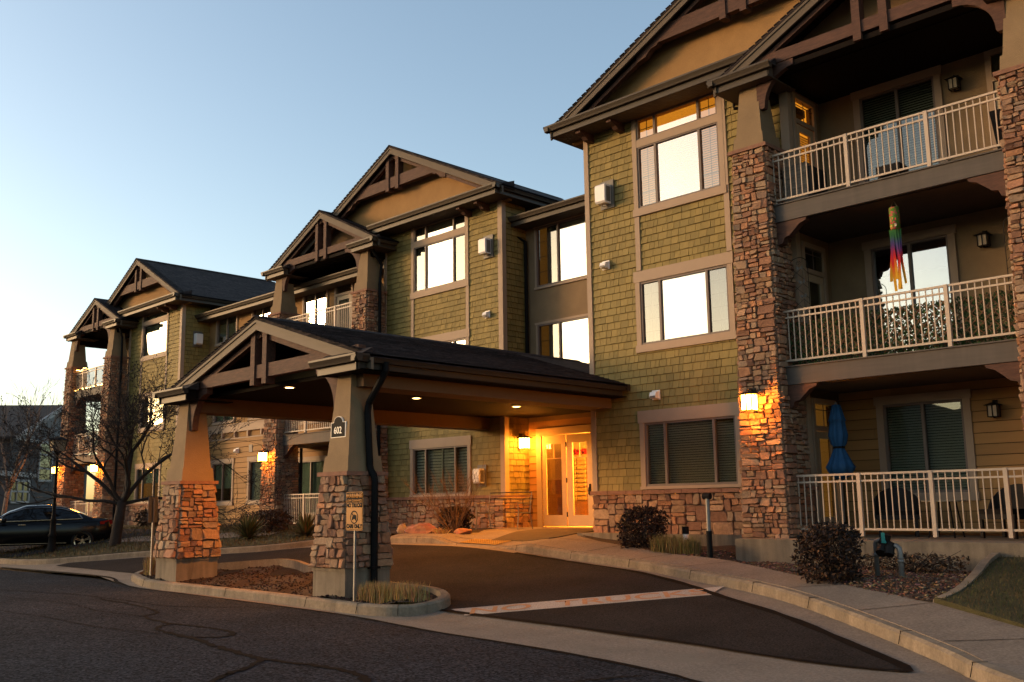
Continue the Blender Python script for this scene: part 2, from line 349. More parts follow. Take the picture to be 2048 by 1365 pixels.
def window(x0, x1, z0, z1, Y, lites=(1,), transom=None, blind='shade', room='room', glassm='glass', head=.16, sill=.14, trim=.1, muntin=(), mz=4, drop=0.0, sub=None, sideb=None, fr_d=.045):
    """front window: trim boards (the window's own mesh) > sash, pane, blind, muntin, room; returns the hole it needs"""
    a, b = x0+trim, x1-trim; c, d = z0+sill, z1-head
    mb = MB()
    mb.box(x0, a, Y-fr_d, Y+.02, c, d); mb.box(b, x1, Y-fr_d, Y+.02, c, d)
    mb.box(x0-.03, x1+.03, Y-fr_d-.012, Y+.02, d, z1); mb.box(x0-.02, x1+.02, Y-fr_d-.02, Y+.02, z0, c)
    w = mb.build('window', M['trim'], BLD)
    tot = sum(lites); fx = [a]
    for l in lites: fx.append(fx[-1]+(b-a)*l/tot)
    bands = [(c, d)] if transom is None else [(c, transom-.07), (transom+.07, d)]
    if transom is not None:
        mt = MB(); mt.box(a, b, Y-fr_d+.004, Y+.03, transom-.085, transom+.085); mt.build('transom_bar', M['trim'], w)
    sash = MB(); mun = MB(); t = .028
    for (p, q) in bands:
        sash.box(a, b, Y-.025, Y+.07, p, p+.045); sash.box(a, b, Y-.025, Y+.07, q-.045, q)
        for i, x in enumerate(fx):
            k = t if 0 < i < len(fx)-1 else .045
            xa, xb = (x, x+k) if i == 0 else ((x-k, x) if i == len(fx)-1 else (x-k, x+k))
            sash.box(xa, xb, Y-.022, Y+.068, p+.045, q-.045)
    so = sash.build('sash', M['sash'], w)
    for (p, q) in bands:
        for i in range(len(fx)-1):
            pm = MB(); xa, xb = fx[i]+.03, fx[i+1]-.03
            pm.box(xa, xb, Y+.02, Y+.026, p+.04, q-.04)
            pm.build('pane', M['glass_screen' if i in muntin and glassm == 'glass' else glassm], w)
            if i in muntin:
                nr = mz if (q-p) > .8 else 2
                for r_ in range(1, nr): zz = p+(q-p)*r_/nr; mun.box(xa, xb, Y+.028, Y+.036, zz-.008, zz+.008)
                mun.box((xa+xb)/2-.008, (xa+xb)/2+.008, Y+.036, Y+.043, p+.04, q-.04)
    if mun.v: mun.build('muntin', M['sash'], w)
    # blinds
    bm_ = MB(); yb = Y+.10
    if blind in ('slats', 'tan_slats', 'shutter'):
        pitch = .05 if blind != 'shutter' else .085; z = c+.03
        top = d-.03-drop
        while z < top:
            bm_.add([(a+.03, yb-.012, z), (b-.03, yb-.012, z), (b-.03, yb+.016, z+pitch*.8), (a+.03, yb+.016, z+pitch*.8)], [(0, 1, 2, 3)]); z += pitch
        if blind == 'shutter':
            k = 4
            for i in range(k+1): x = a+(b-a)*i/k; bm_.box(x-.03, x+.03, yb-.03, yb-.014, c, top)
        bm_.build('blind', M['blind_tan'] if blind == 'tan_slats' else M['blind'], w)
    elif blind:
        bm_.box(a+.02, b-.02, yb, yb+.012, c+.02+(sub or 0), d-.02-drop); bm_.build('blind', M[blind], w)
    if sideb:
        xs, xe, mname, zz0, zz1 = sideb
        sm_ = MB(); sm_.box(a+(b-a)*xs, a+(b-a)*xe, yb-.03, yb-.02, c+.02+(d-c)*zz0, c+(d-c)*zz1); sm_.build('curtain', M[mname], w)
    rm = MB(); y2 = Y+.7
    rm.add([(a, Y+.13, c), (b, Y+.13, c), (b, Y+.13, d), (a, Y+.13, d), (a, y2, c), (b, y2, c), (b, y2, d), (a, y2, d)], [(4, 5, 6, 7), (0, 1, 5, 4), (1, 2, 6, 5), (2, 3, 7, 6), (3, 0, 4, 7)])
    rm.build('room_interior', M[room], w)
    return (a, b, c, d)

def corner_trim(x, Y, z0, z1, w=.13, side=None):
    mb = MB(); mb.box(x, x+w, Y-.045, Y+.02, z0, z1)
    if side == 'R': mb.box(x+w-.002, x+w+.045, Y-.045, Y+.11, z0, z1)
    mb.build('corner_trim', M['trim'], BLD)

def stone_pillar(x0, x1, y0, y1, z0, z1, flare, seed, shaft=None, parent=None, mw=.31, mh=.17, n=10, name='stone_pillar', depth=.05, back=True, capz=.07):
    P = parent or BLD
    m = MB(); f = flare
    A = [(x0-f, y0-f), (x1+f, y0-f), (x1+f, y1+f), (x0-f, y1+f)]; Bp = [(x0, y0), (x1, y0), (x1, y1), (x0, y1)]
    m.hexa([(*A[i], z0) for i in range(4)]+[(*Bp[i], z1) for i in range(4)], None, 0)
    for i in range(4 if back else 2):
        j = (i+1) % 4
        stones(m, (*A[i], z0), (*A[j], z0), (*Bp[j], z1), (*Bp[i], z1), seed+i*13, mw, mh, depth, n)
    m.m = [0 if k == 0 else 1 for k in [0]*6+[1]*(len(m.f)-6)]
    o = m.build(name, [M['mortar'], M['stone']], P)
    c = MB(); k = .075; c.box(x0-k, x1+k, y0-k, y1+k, z1, z1+capz); c.build('capstone', M['cap'], o)
    if shaft:
        h0, h1, ztop, mk = shaft
        cx, cy = (x0+x1)/2, (y0+y1)/2; s = MB(); zb = z1+capz
        s.hexa([(cx-h0-.03, cy-h0-.03, zb), (cx+h0+.03, cy-h0-.03, zb), (cx+h0+.03, cy+h0+.03, zb), (cx-h0-.03, cy+h0+.03, zb)]+[(cx-h0*.93-.03, cy-h0*.93-.03, zb+.27), (cx+h0*.93+.03, cy-h0*.93-.03, zb+.27), (cx+h0*.93+.03, cy+h0*.93+.03, zb+.27), (cx-h0*.93-.03, cy+h0*.93+.03, zb+.27)])
        g = h0*.93
        s.hexa([(cx-g, cy-g, zb+.27), (cx+g, cy-g, zb+.27), (cx+g, cy+g, zb+.27), (cx-g, cy+g, zb+.27)]+[(cx-h1, cy-h1, ztop), (cx+h1, cy-h1, ztop), (cx+h1, cy+h1, ztop), (cx-h1, cy+h1, ztop)])
        s.build('pillar_shaft', M[mk], o)
    return o

def gut_sec(d, z):   # K-style profile, d outward positive, hung at the top z
    return [(d-.02, z-.13), (d+.07, z-.13), (d+.085, z-.095), (d+.105, z-.06), (d+.12, z-.035), (d+.12, z), (d+.1, z), (d+.1, z-.03), (d-.02, z-.03)]
def gutter_front(mb, x0, x1, Yf, z, fascia=True):
    sec = [(Yf+.12-d, zz) for d, zz in gut_sec(0, z)]
    mb.prism(sec, x0, x1, 'x')
    if fascia: mb.box(x0+.1, x1-.1, Yf+.13, Yf+.16, z-.26, z-.03)
def gutter_side(mb, X, y0, y1, z, sgn=1, fascia=True):
    sec = [(X-sgn*.12+sgn*d, zz) for d, zz in gut_sec(0, z)]
    mb.prism(sec, y0, y1, 'y')
    if fascia: mb.box(X-sgn*.13, X-sgn*.16, y0+.1, y1, z-.26, z-.03)

def chevron(cx, half, zr, ze, t):
    return [(cx-half, ze), (cx, zr), (cx+half, ze), (cx+half, ze-t), (cx, zr-t), (cx-half, ze-t)]

def gable_roof(parent, cx, half, zr, ze, yf, yb, m='roof_y', t=.05):
    mb = MB(); mb.prism(chevron(cx, half, zr, ze, t), yf-.03, yb, 'y')
    # ridge cap and the ragged butt edge of the courses along the rake
    n = int(half/.14)
    for s in (-1, 1):
        for i in range(n):
            u0, u1 = i/n, (i+.85)/n
            xa, xb = cx+s*half*u0, cx+s*half*u1; za, zb = zr+(ze-zr)*u0, zr+(ze-zr)*u1
            mb.hexa([(xa, yf-.045, za+.002), (xb, yf-.045, zb+.012), (xb, yf+.3, zb+.012), (xa, yf+.3, za+.002), (xa, yf-.045, za+.012), (xb, yf-.045, zb+.028), (xb, yf+.3, zb+.028), (xa, yf+.3, za+.012)])
    ln = int((yb-yf)/.2)
    for i in range(ln):
        y = yf-.045+i*.2
        mb.prism([(cx-.16, zr-.055), (cx, zr+.03), (cx+.16, zr-.055), (cx+.16, zr-.075), (cx, zr+.01), (cx-.16, zr-.075)], y, y+.21-.0007*(i % 3), 'y')
    o = mb.build('roof', M[m], parent)
    return o

def rake(parent, cx, half, zr, ze, yf, w=.2, mk='rake'):
    mb = MB(); w = min(w, .21); s = chevron(cx, half, zr-.055, ze-.055, w); mb.prism(s, yf-.0, yf+.05, 'y')
    s2 = chevron(cx, half, zr-.055, ze-.055, .055); mb.prism(s2, yf-.022, yf-.001, 'y')
    mb.build('rake_board', M[mk], parent)
    sb = MB(); k = (zr-ze)/half
    return

def truss(parent, cx, zr, ze, half, y, zb, zt, blen, postz, postg=.24, pw=.15, y2=None, ends=False, rafters=True, kb=None):
    """timber gable truss: tie beam, twin posts, rafters (their own boards)"""
    mb = MB(); d = .15; y2 = y2 or y+d
    k = (zr-ze)/half
    def low(x): return zr-.42-k*abs(x-cx)
    x0, x1 = cx-blen, cx+blen
    sec = [(x0, zb), (x1, zb), (x1, zt), (x0, zt)]
    if ends:   # shaped collar beam: ogee cut ends that follow the rake
        sec = []
        e = [(blen+.45, -.28), (blen+.2, -.22), (blen+.05, -.08), (blen-.12, -.05), (blen-.15, 0)]
        sec += [(cx-a, zb+b) for a, b in e]+[(cx+a, zb+b) for a, b in e[::-1]]
        sec += [(cx+blen+.45, zb-.12), (cx+blen-.25, zt), (cx-blen+.25, zt), (cx-blen-.45, zb-.12)]
    mb.prism(sec, y, y2, 'y')
    mb.build('tie_beam', M['wood'], parent)
    for s in (-1, 1):
        p = MB(); x = cx+s*postg
        p.box(x-pw/2, x+pw/2, y-.035, y2+.02, postz[0], postz[1]); 
        for zz in (zt-.1,): p.lathe([(.022, 0), (.022, .02)], (0, 0, 0), 6) if False else None
        p.build('truss_post', M['wood'], parent)
        if rafters:
            r_ = MB(); xa = cx+s*.02; xb = cx+s*(half-.5)
            za = zr-.285; zb_ = za-k*abs(xb-cx)
            r_.hexa([(xa, y+.02, za-.1), (xb, y+.02, zb_-.1), (xb, y2-.01, zb_-.1), (xa, y2-.01, za-.1), (xa, y+.02, za), (xb, y+.02, zb_), (xb, y2-.01, zb_), (xa, y2-.01, za)])
            r_.build('truss_rafter', M['wood'], parent)
    c = MB(); c.beam((cx-postg, y+.05, postz[1]-.16), (cx, y+.05, postz[1]+.03), .1, .09, (0, 1, 0)); c.beam((cx, y+.05, postz[1]+.03), (cx+postg, y+.05, postz[1]-.16), .1, .089, (0, 1, 0)); c.build('truss_brace', M['wood'], parent)

def knee(parent, x, y0, y1, z, s, L=.62, H=.75, t=.12):
    """curved knee bracket from a pillar face (x) out to the beam, s=+1 to the right"""
    pts = []
    for i in range(9):
        a = math.pi/2*i/8; pts.append((x+s*(L-L*.80*math.sin(a)), z-H*.80*(1-math.cos(a))-.12))
    sec = [(x, z), (x+s*L, z), (x+s*L, z-.12)]+pts[1:]+[(x+s*.14, z-H), (x, z-H)]
    mb = MB(); mb.prism(sec, y0, y1, 'y'); mb.build('knee_bracket', M['wood'], parent)

def ogee(parent, x, y0, y1, z, s, L=.72, H=.42):
    sec = [(x, z), (x+s*L, z), (x+s*(L-.02), z-.05), (x+s*(L-.14), z-.09), (x+s*(L-.26), z-.19), (x+s*(L-.36), z-.28), (x+s*(L-.46), z-.30), (x+s*(L-.5), z-H+.02), (x+s*(L-.58), z-H), (x, z-H)]
    mb = MB(); mb.prism(sec, y0, y1, 'y'); mb.build('ogee_bracket', M['wood'], parent)

def railing(parent, x0, x1, Y, z0, z1, posts, bal=.112, name='railing'):
    mb = MB()
    mb.box(x0, x1, Y-.022, Y+.022, z1-.035, z1); mb.box(x0+.03, x1-.03, Y-.016, Y+.016, z1-.15, z1-.12); mb.box(x0+.03, x1-.03, Y-.018, Y+.018, z0, z0+.035)
    for p in posts: mb.box(p-.032, p+.032, Y-.033, Y+.033, z0-.1, z1+.003)
    xs = [x0+.06]+sorted(posts)+[x1-.06]
    for a, b in zip(xs, xs[1:]):
        n = max(2, round((b-a)/bal))
        for i in range(0 if a == xs[0] else 1, n):
            x = a+(b-a)*i/n; mb.box(x-.0085, x+.0085, Y-.0085, Y+.0085, z0+.02, z1-.02)
    mb.box(x0+.05, x0+.09, Y-.02, Y+.02, z0-.1, z0+.02)
    return mb.build(name, M['rail'], parent)

def gable_block(cx, half, zr, ze, Yfac, yback, x_g0, x_g1, wallx0, wallx1, truss_on=True, zg=None, side_gut=None, ybgut=None, corbels=()):
    """big gable over a tower: roof, rakes, stucco gable wall, pent gutter, soffit, collar truss"""
    zg = zg or ze; yr = Yfac-.5
    gable_roof(BLD, cx, half, zr, ze, yr, yback)
    rake(BLD, cx, half, zr, ze, yr)
    k = (zr-ze)/half
    g = MB(); hw = half-.25
    g.prism([(cx-hw, zg-.3), (cx+hw, zg-.3), (cx+hw, zr-.12-k*hw), (cx, zr-.12), (cx-hw, zr-.12-k*hw)], Yfac, Yfac+.12, 'y'); g.build('gable_wall', M['stucco'], BLD)
    s = MB()   # sloping rake soffit behind the board
    c0 = chevron(cx, half-.01, zr-.06, ze-.06, .03); s.prism(c0, yr+.05, Yfac, 'y'); s.build('rake_soffit', M['ceiling'], BLD)
    gt = MB(); Yg = Yfac-.75; gutter_front(gt, x_g0, x_g1, Yg, zg)
    if side_gut == 'R': gutter_side(gt, x_g1, Yg, ybgut, zg, 1)
    if side_gut == 'L': gutter_side(gt, x_g0, Yg, ybgut, zg, -1)
    gt.build('gutter', M['gutter'], BLD)
    p = MB()
    p.add([(x_g0+.02, Yg+.12, zg-.02), (x_g1-.02, Yg+.12, zg-.02), (x_g1-.02, Yfac, zg+.2), (x_g0+.02, Yfac, zg+.2), (x_g0+.02, Yg+.12, zg-.06), (x_g1-.02, Yg+.12, zg-.06), (x_g1-.02, Yfac, zg-.06), (x_g0+.02, Yfac, zg-.06)], [(0, 1, 2, 3), (4, 5, 6, 7), (0, 1, 5, 4), (1, 2, 6, 5), (3, 0, 4, 7)])
    p.build('pent_roof', M['roof_x'], BLD)
    so = MB(); n = max(1, int((Yfac-Yg)/.09)); xs0, xs1 = x_g0+.1, x_g1-.1
    for i in range(n): y = Yg+.16+(Yfac-Yg-.16)*i/n; so.box(xs0, xs1, y, y+(Yfac-Yg-.16)/n-.008, zg-.262, zg-.25)
    so.box(xs0, xs1, Yg+.16, Yfac, zg-.25, zg-.235)
    if side_gut == 'R': so.box(wallx1, x_g1-.1, Yfac, ybgut, zg-.262, zg-.24)
    if side_gut == 'L': so.box(x_g0+.1, wallx0, Yfac, ybgut, zg-.262, zg-.24)
    so.build('soffit', M['soffit'], BLD)
    if truss_on:
        y = yr+.12; truss(BLD, cx, zr, ze, half, y, zr-1.33, zr-.98, 2.05, (zr-1.42, zr-.3), .24, .15, ends=True)
    for x in corbels:
        cb = MB(); yy = Yfac
        sec = [(yy, zg-.265), (yy-.52, zg-.265), (yy-.52, zg-.33), (yy-.44, zg-.35), (yy-.34, zg-.37), (yy-.26, zg-.44), (yy-.05, zg-.46), (yy, zg-.46)]
        cb.prism(sec, x-.065, x+.065, 'x'); cb.build('corbel', M['wood'], BLD)

def porch(pf, Yfac, Yrec, px1, px2, pw, cx, half, zr, ze, zceil, floors, gl, gr, seed, cap=6.62, n=10, dep=.65, yback=None, front_only=False, shafttop=8.0):
    """projecting stacked porch: two stone pillars with stucco shafts, timber gable, balconies with railings"""
    for i, px in enumerate((px1, px2)):
        stone_pillar(px, px+pw, pf, pf+dep, FL-.35, cap, .13, seed+i*50, (pw/2-.04, pw/2-.17, shafttop+.25, 'stucco2'), n=n)
        b = MB(); b.box(px-.09, px+pw+.09, pf-.09, pf+dep+.09, 3.62, 3.68); b.build('stone_band', M['cap'], BLD)
    gable_roof(BLD, cx, half, zr, ze, pf, yback or Yfac+1.2)
    rake(BLD, cx, half, zr, ze, pf, .27)
    Yg = pf-.25; gt = MB(); rl = 1.38
    gutter_front(gt, cx-half, cx-half+rl, Yg, ze); gutter_side(gt, cx-half, Yg, Yfac-.05, ze, -1); gt.build('gutter', M['gutter'], BLD)
    gt = MB(); gutter_front(gt, cx+half-rl, cx+half, Yg, ze); gutter_side(gt, cx+half, Yg, Yfac-.05, ze, 1); gt.build('gutter', M['gutter'], BLD)
    for xa, xb in ((cx-half+.1, cx-half+rl-.08), (cx+half-rl+.08, cx+half-.1)):
        so = MB(); so.box(xa, xb, Yg+.16, pf+.9, ze-.262, ze-.24)
        so.box(xb-.03 if xa < cx else xa, xb if xa < cx else xa+.03, Yg+.14, pf+.05, ze-.24, ze-.02)
        so.build('soffit', M['soffit'], BLD)
    for xa, xb in ((cx-half+.02, cx-half+rl), (cx+half-rl, cx+half-.02)):
        rt = MB(); rt.add([(xa, Yg+.1, ze-.02), (xb, Yg+.1, ze-.02), (xb, pf+.05, ze+.12), (xa, pf+.05, ze+.12), (xa, Yg+.1, ze-.05), (xb, Yg+.1, ze-.05), (xb, pf+.05, ze-.05), (xa, pf+.05, ze-.05)], [(0, 1, 2, 3), (4, 5, 6, 7), (0, 1, 5, 4), (1, 2, 6, 5), (2, 3, 7, 6), (3, 0, 4, 7)])
        rt.build('pent_roof', M['roof_x'], BLD)
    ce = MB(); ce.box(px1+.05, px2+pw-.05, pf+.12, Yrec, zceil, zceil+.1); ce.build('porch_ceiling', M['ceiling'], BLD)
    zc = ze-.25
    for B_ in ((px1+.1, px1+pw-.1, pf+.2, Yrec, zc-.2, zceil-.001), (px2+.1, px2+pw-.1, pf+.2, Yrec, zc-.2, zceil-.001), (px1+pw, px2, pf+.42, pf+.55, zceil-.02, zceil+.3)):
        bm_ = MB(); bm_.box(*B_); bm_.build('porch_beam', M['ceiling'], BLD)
    k = (zr-ze)/half; gw = MB(); hw = half-.9
    gw.prism([(cx-hw, zceil+.1), (cx+hw, zceil+.1), (cx+hw*.98, zr-.14-k*hw), (cx, zr-.14), (cx-hw*.98, zr-.14-k*hw)], pf+.75, pf+.85, 'y'); gw.build('gable_wall', M['stucco3'], BLD)
    truss(BLD, cx, zr, ze, half, pf+.08, ze+.03, ze+.26, half-.5, (ze-.11, zr-.3), .245, .15)
    knee(BLD, px1+pw*.78, pf+.1, pf+.22, ze+.02, 1, .8, .8); knee(BLD, px2+pw*.22, pf+.1, pf+.22, ze+.02, -1, .8, .8)
    # balconies
    for (ztop, rz0, rz1, posts) in floors:
        if ztop is not None:
            d = MB(); d.box(px1+.1, px2+pw-.1, pf+.22, Yrec, ztop-.06, ztop); d.box(px1+.1, px2+pw-.1, pf+.25, Yrec, ztop-.34, ztop-.3)
            do = d.build('balcony', M['deck'], BLD)
            f = MB(); f.box(px1+pw-.02, px2+.02, pf+.12, pf+.21, ztop-.33, ztop-.012); f.box(px1+pw-.02, px2+.02, pf+.09, pf+.22, ztop-.01, ztop+.012); f.build('balcony_fascia', M['fascia'], do)
            par = do
            for s, x in ((1, px1+pw-.03), (-1, px2+.03)): ogee(do, x, pf+.14, pf+.3, ztop-.34, s)
        else: par = BLD
        railing(par, px1+pw+.0, px2, pf+.2, rz0, rz1, posts)
YA, YB, YC, YREC, YL, YLC = 16.85, 18.75, 18.25, 18.2, 19.7, 19.45
holesA, holesB, holesC = [], [], []
# --- tower windows
L3 = (.24, .56, .24)
holesA.append(window(-12.83, -10.47, 6.22, 8.55, YA, L3, 7.88, 'slats', 'room_lit', 'glass', .08, .17, .12, (0, 2), 4, .62, None, None))
holesA.append(window(-12.88, -10.42, 3.19, 4.98, YA, L3, None, 'shade', 'room', 'glass', .24, .16, .12, (0, 2), 5))
holesA.append(window(-12.9, -10.42, .27, 1.93, YA, L3, None, 'tan_slats', 'room', 'glass_lo', .26, .06, .12))
holesB.append(window(-22.93, -20.33, 6.23, 8.55, YB, L3, 7.92, 'sheer', 'room', 'glass', .08, .19, .12, (0, 2), 4))
holesB.append(window(-22.93, -20.33, 3.19, 4.98, YB, L3, None, 'shade', 'room', 'glass', .24, .16, .12))
holesB.append(window(-22.95, -20.3, .25, 1.93, YB, L3, None, 'shutter', 'room', 'glass_lo', .26, .06, .12))
holesC.append(window(-40.5, -38.05, 6.23, 8.5, YC, (1,), 7.85, 'teal_shade', 'room', 'glass', .08, .17, .12))
holesC.append(window(-40.4, -38.05, 3.19, 4.85, YC, (.4, .6), None, 'slats', 'room', 'glass', .2, .16, .12))
holesC.append(window(-40.5, -38.2, .25, 1.9, YC, (.25, .5, .25), None, 'teal_shade', 'room_dim', 'glass_lo', .2, .06, .12, (), 4, 0, .75))

def tower(x0, x1, Y, ytop, holes, seed, strips, sideY=None, hh=.163):
    mb = MB(); wall_sheet(mb, front(Y), x0, x1, .2, ytop, holes)
    if sideY: wall_sheet(mb, sideX(x1), Y, sideY, .2, ytop)
    w = mb.build('shingle_wall', M['shingle_back'], BLD)
    s = MB(); courses(s, front(Y), x0, x1, .24, ytop, hh, .09, .25, holes, seed, GREEN, .026, .008)
    if sideY: courses(s, sideX(x1), Y, sideY, .24, ytop, hh, .09, .25, (), seed+1, GREEN, .026, .008)
    s.build('shingles', M['shingle'], w)
    for (x, z0, z1) in strips: t = MB(); t.box(x-.062, x+.062, Y-.04, Y+.01, z0, z1); t.build('trim_strip', M['trim'], BLD)
    # stone wainscot with its cap
    m = MB(); m.box(x0+.01, x1+.06, Y-.08, Y+.05, FL-.3, .17, None, 0); n0 = len(m.f)
    stones(m, (x0, Y-.08, FL-.05), (x1+.06, Y-.08, FL-.05), (x1+.06, Y-.08, .17), (x0, Y-.08, .17), seed+5, .42, .26, .05, 11)
    if sideY:
        m.box(x1-.05, x1+.06, Y-.079, sideY, FL-.3, .169, None, 0); 
        k = len(m.f); stones(m, (x1+.06, Y-.08, FL-.05), (x1+.06, sideY+.0, FL-.05), (x1+.06, sideY+.0, .17), (x1+.06, Y-.08, .17), seed+6, .42, .26, .05, 11)
        m.m = [0]*6+[1]*(k-12)+[0]*6+[1]*(len(m.f)-k) if False else [0 if (i < 6 or n0 <= i < n0 and False or k-6 <= i < k) else 1 for i in range(len(m.f))]
    else: m.m = [0 if i < 6 else 1 for i in range(len(m.f))]
    o = m.build('stone_wainscot', [M['mortar'], M['stone']], BLD)
    c = MB(); x = x0-.02
    rg = random.Random(seed)
    while x < x1+.14:
        w_ = rg.uniform(.4, .62); e = min(x+w_, x1+.16); c.box(x, e-.008, Y-.175, Y+.02, .175+rg.uniform(-.003, .003), .255+rg.uniform(-.004, .004)); x += w_
    if sideY: c.box(x1+.02, x1+.155, Y+.022, sideY, .176, .254)
    c.build('capstone', M['cap'], o)

tower(-14.21, -9.03, YA, 8.5, holesA, 11, [(-12.77, 5.0, 6.24), (-10.47, 5.0, 6.24), (-12.77, 1.95, 3.2) if False else (-10.47, 6.24, 8.5)], None)
tower(-24.25, -18.98, YB, 8.5, holesB, 21, [(-22.87, 4.98, 6.24), (-20.39, 4.98, 6.24)], YL)
tower(-41.66, -36.89, YC, 8.3, holesC, 31, [(-40.42, 4.85, 6.24), (-38.1, 4.85, 6.24)], YLC)
for (x, Y, z1, side) in ((-14.25, YA, 8.5, None), (-9.16, YA, 8.5, 'R'), (-24.29, YB, 8.5, None), (-19.1, YB, 8.5, 'R'), (-41.7, YC, 8.3, None), (-37.02, YC, 8.3, 'R')):
    corner_trim(x, Y, .26, z1, .13, side)
# concrete footing of the right tower
f = MB(); f.box(-14.3, -13.15, 16.3, 16.74, -1.05, -.63); f.build('footing', M['concrete'], BLD); f = MB(); f.box(-13.15, -9.9, 16.45, 16.76, -1.1, -.64); f.build('footing', M['concrete'], BLD)

# --- recessed stucco walls and link walls
hR = []
def simple_window(x0, x1, z0, z1, Y, **k): hR.append((*window(x0, x1, z0, z1, Y, **k), Y)); return hR[-1][:4]
rec = []
for (z0, z1, bl, rm, gl, sd) in ((5.5, 8.08, 'slats', 'room', 'glass_lo', None), (2.45, 4.97, 'shade', 'room', 'glass', None), (.0, 1.92, 'slats', 'room', 'glass_lo', None)):
    rec.append(window(-8.28, -6.54, z0 if z0 > .1 else -.05, z1, YREC, (1, 1), None, bl, rm, gl, .16, .15, .13, (), 4, .55 if bl == 'shade' else 0))
w = MB(); wall_sheet(w, front(YREC), -9.03, -3.4, 2.1, 8.4, rec[:2]); wall_sheet(w, sideX(-9.03), YA+.12, YREC, 2.1, 8.4, [(17.12, 17.86, 2.4, 4.9), (17.12, 17.86, 5.45, 7.95)]); w.build('stucco_wall', M['stucco2'], BLD)
w = MB(); wall_sheet(w, front(YREC), -9.03, -3.4, FL, 2.1, rec[2:]); wall_sheet(w, sideX(-9.03), YA+.12, YREC, FL, 2.1, [(17.12, 17.86, FL, 1.85)]); wo = w.build('lap_wall', M['lap_back'], BLD)
s = MB(); courses(s, front(YREC), -9.03, -3.4, FL, 2.1, .19, 2.5, 3.6, rec[2:], 3, LAP, .022, .006, .01); s.build('lap_siding', M['lap'], wo)
w = MB(); w.box(-3.4, 3, 16.9, 18.2, FL, 8.4); w.build('stucco_wall', M['stucco2'], BLD); w = MB(); w.box(-3.35, 3, 18.2, 24.9, FL, 8.4); w.build('stucco_wall', M['stucco2'], BLD)

def side_door(z0, z1, room, seed):
    """balcony door in the tower flank: frame, transom light, glazed leaf, handle"""
    X = -9.03; y0, y1 = 17.12, 17.86; zt = z1-.42
    m = MB()
    m.box(X-.05, X+.05, y0-.1, y0, z0, z1+.1); m.box(X-.05, X+.05, y1, y1+.1, z0, z1+.1); m.box(X-.05, X+.055, y0, y1, z1, z1+.1); m.box(X-.045, X+.045, y0, y1, zt-.09, zt)
    d = m.build('balcony_door', M['trim'], BLD)
    l = MB(); a, b = y0+.02, y1-.02; top = zt-.1
    l.box(X-.02, X+.02, a, a+.13, z0+.02, top); l.box(X-.02, X+.02, b-.13, b, z0+.02, top); l.box(X-.02, X+.02, a+.13, b-.13, z0+.02, z0+.3); l.box(X-.02, X+.02, a+.13, b-.13, top-.14, top)
    l.build('door_leaf', M['door'], d)
    p = MB(); p.box(X-.004, X+.004, a+.13, b-.13, z0+.3, top-.14); p.box(X-.004, X+.004, y0, y1, zt, z1); p.build('pane', M['glass_lo'], d)
    q = MB(); q.box(X+.01, X+.02, (y0+y1)/2-.008, (y0+y1)/2+.008, zt, z1); q.box(X+.009, X+.019, y0, y1, zt+.3, zt+.315); q.build('muntin', M['sash'], d)
    h = MB(); h.tube([(X+.02, b-.07, z0+1), (X+.06, b-.07, z0+1), (X+.06, b-.17, z0+1)], .01, 6); h.build('handle', M['dark'], d)
    bl = MB(); z = z0+.32
    if room == 'room_lit':
        while z < top-.2: bl.add([(X-.05, a+.13, z), (X-.05, b-.13, z), (X-.02, b-.13, z+.012), (X-.02, a+.13, z+.012)], [(0, 1, 2, 3)]); z += .05
        bl.build('blind', M['blind_tan'], d)
    r = MB(); r.add([(X-.06, y0, z0), (X-.06, y1, z0), (X-.06, y1, z1), (X-.06, y0, z1), (X-.9, y0-.2, z0), (X-.9, y1+.3, z0), (X-.9, y1+.3, z1), (X-.9, y0-.2, z1)], [(4, 5, 6, 7), (0, 1, 5, 4), (1, 2, 6, 5), (2, 3, 7, 6), (3, 0, 4, 7)])
    r.build('room_interior', M[room], d)
side_door(5.46, 7.9, 'room_lit', 1); side_door(2.4, 4.85, 'room', 2); side_door(FL, 1.8, 'room_dim', 3)
# front door of the top balcony, half hidden by the right pillar
def balcony_door_front(x0, x1, z0, z1, Y, room, gl='glass_lo', bl=None):
    zt = z1-.42; m = MB()
    m.box(x0-.1, x0, Y-.05, Y+.02, z0, z1+.1); m.box(x1, x1+.1, Y-.05, Y+.02, z0, z1+.1); m.box(x0, x1, Y-.055, Y+.02, z1, z1+.1); m.box(x0, x1, Y-.05, Y+.03, zt-.09, zt)
    d = m.build('balcony_door', M['trim'], BLD); top = zt-.1; a, b = x0+.02, x1-.02
    l = MB(); l.box(a, a+.13, Y-.02, Y+.02, z0+.02, top); l.box(b-.13, b, Y-.02, Y+.02, z0+.02, top); l.box(a+.13, b-.13, Y-.02, Y+.02, z0+.02, z0+.3); l.box(a+.13, b-.13, Y-.02, Y+.02, top-.14, top); l.build('door_leaf', M['door'], d)
    p = MB(); p.box(a+.13, b-.13, Y-.004, Y+.004, z0+.3, top-.14); p.box(x0, x1, Y-.004, Y+.004, zt, z1); p.build('pane', M[gl], d)
    if bl:
        q = MB(); q.box(a+.13, b-.13, Y+.03, Y+.04, z0+.3, top-.14); q.build('blind', M[bl], d)
    r = MB(); r.add([(x0, Y+.06, z0), (x1, Y+.06, z0), (x1, Y+.06, z1), (x0, Y+.06, z1), (x0, Y+.6, z0), (x1, Y+.6, z0), (x1, Y+.6, z1), (x0, Y+.6, z1)], [(4, 5, 6, 7), (0, 1, 5, 4), (1, 2, 6, 5), (2, 3, 7, 6), (3, 0, 4, 7)]); r.build('room_interior', M[room], d)
    return (x0, x1, z0, z1)
balcony_door_front(-5.62, -4.8, 5.46, 7.95, YREC-.03, 'room_dim')

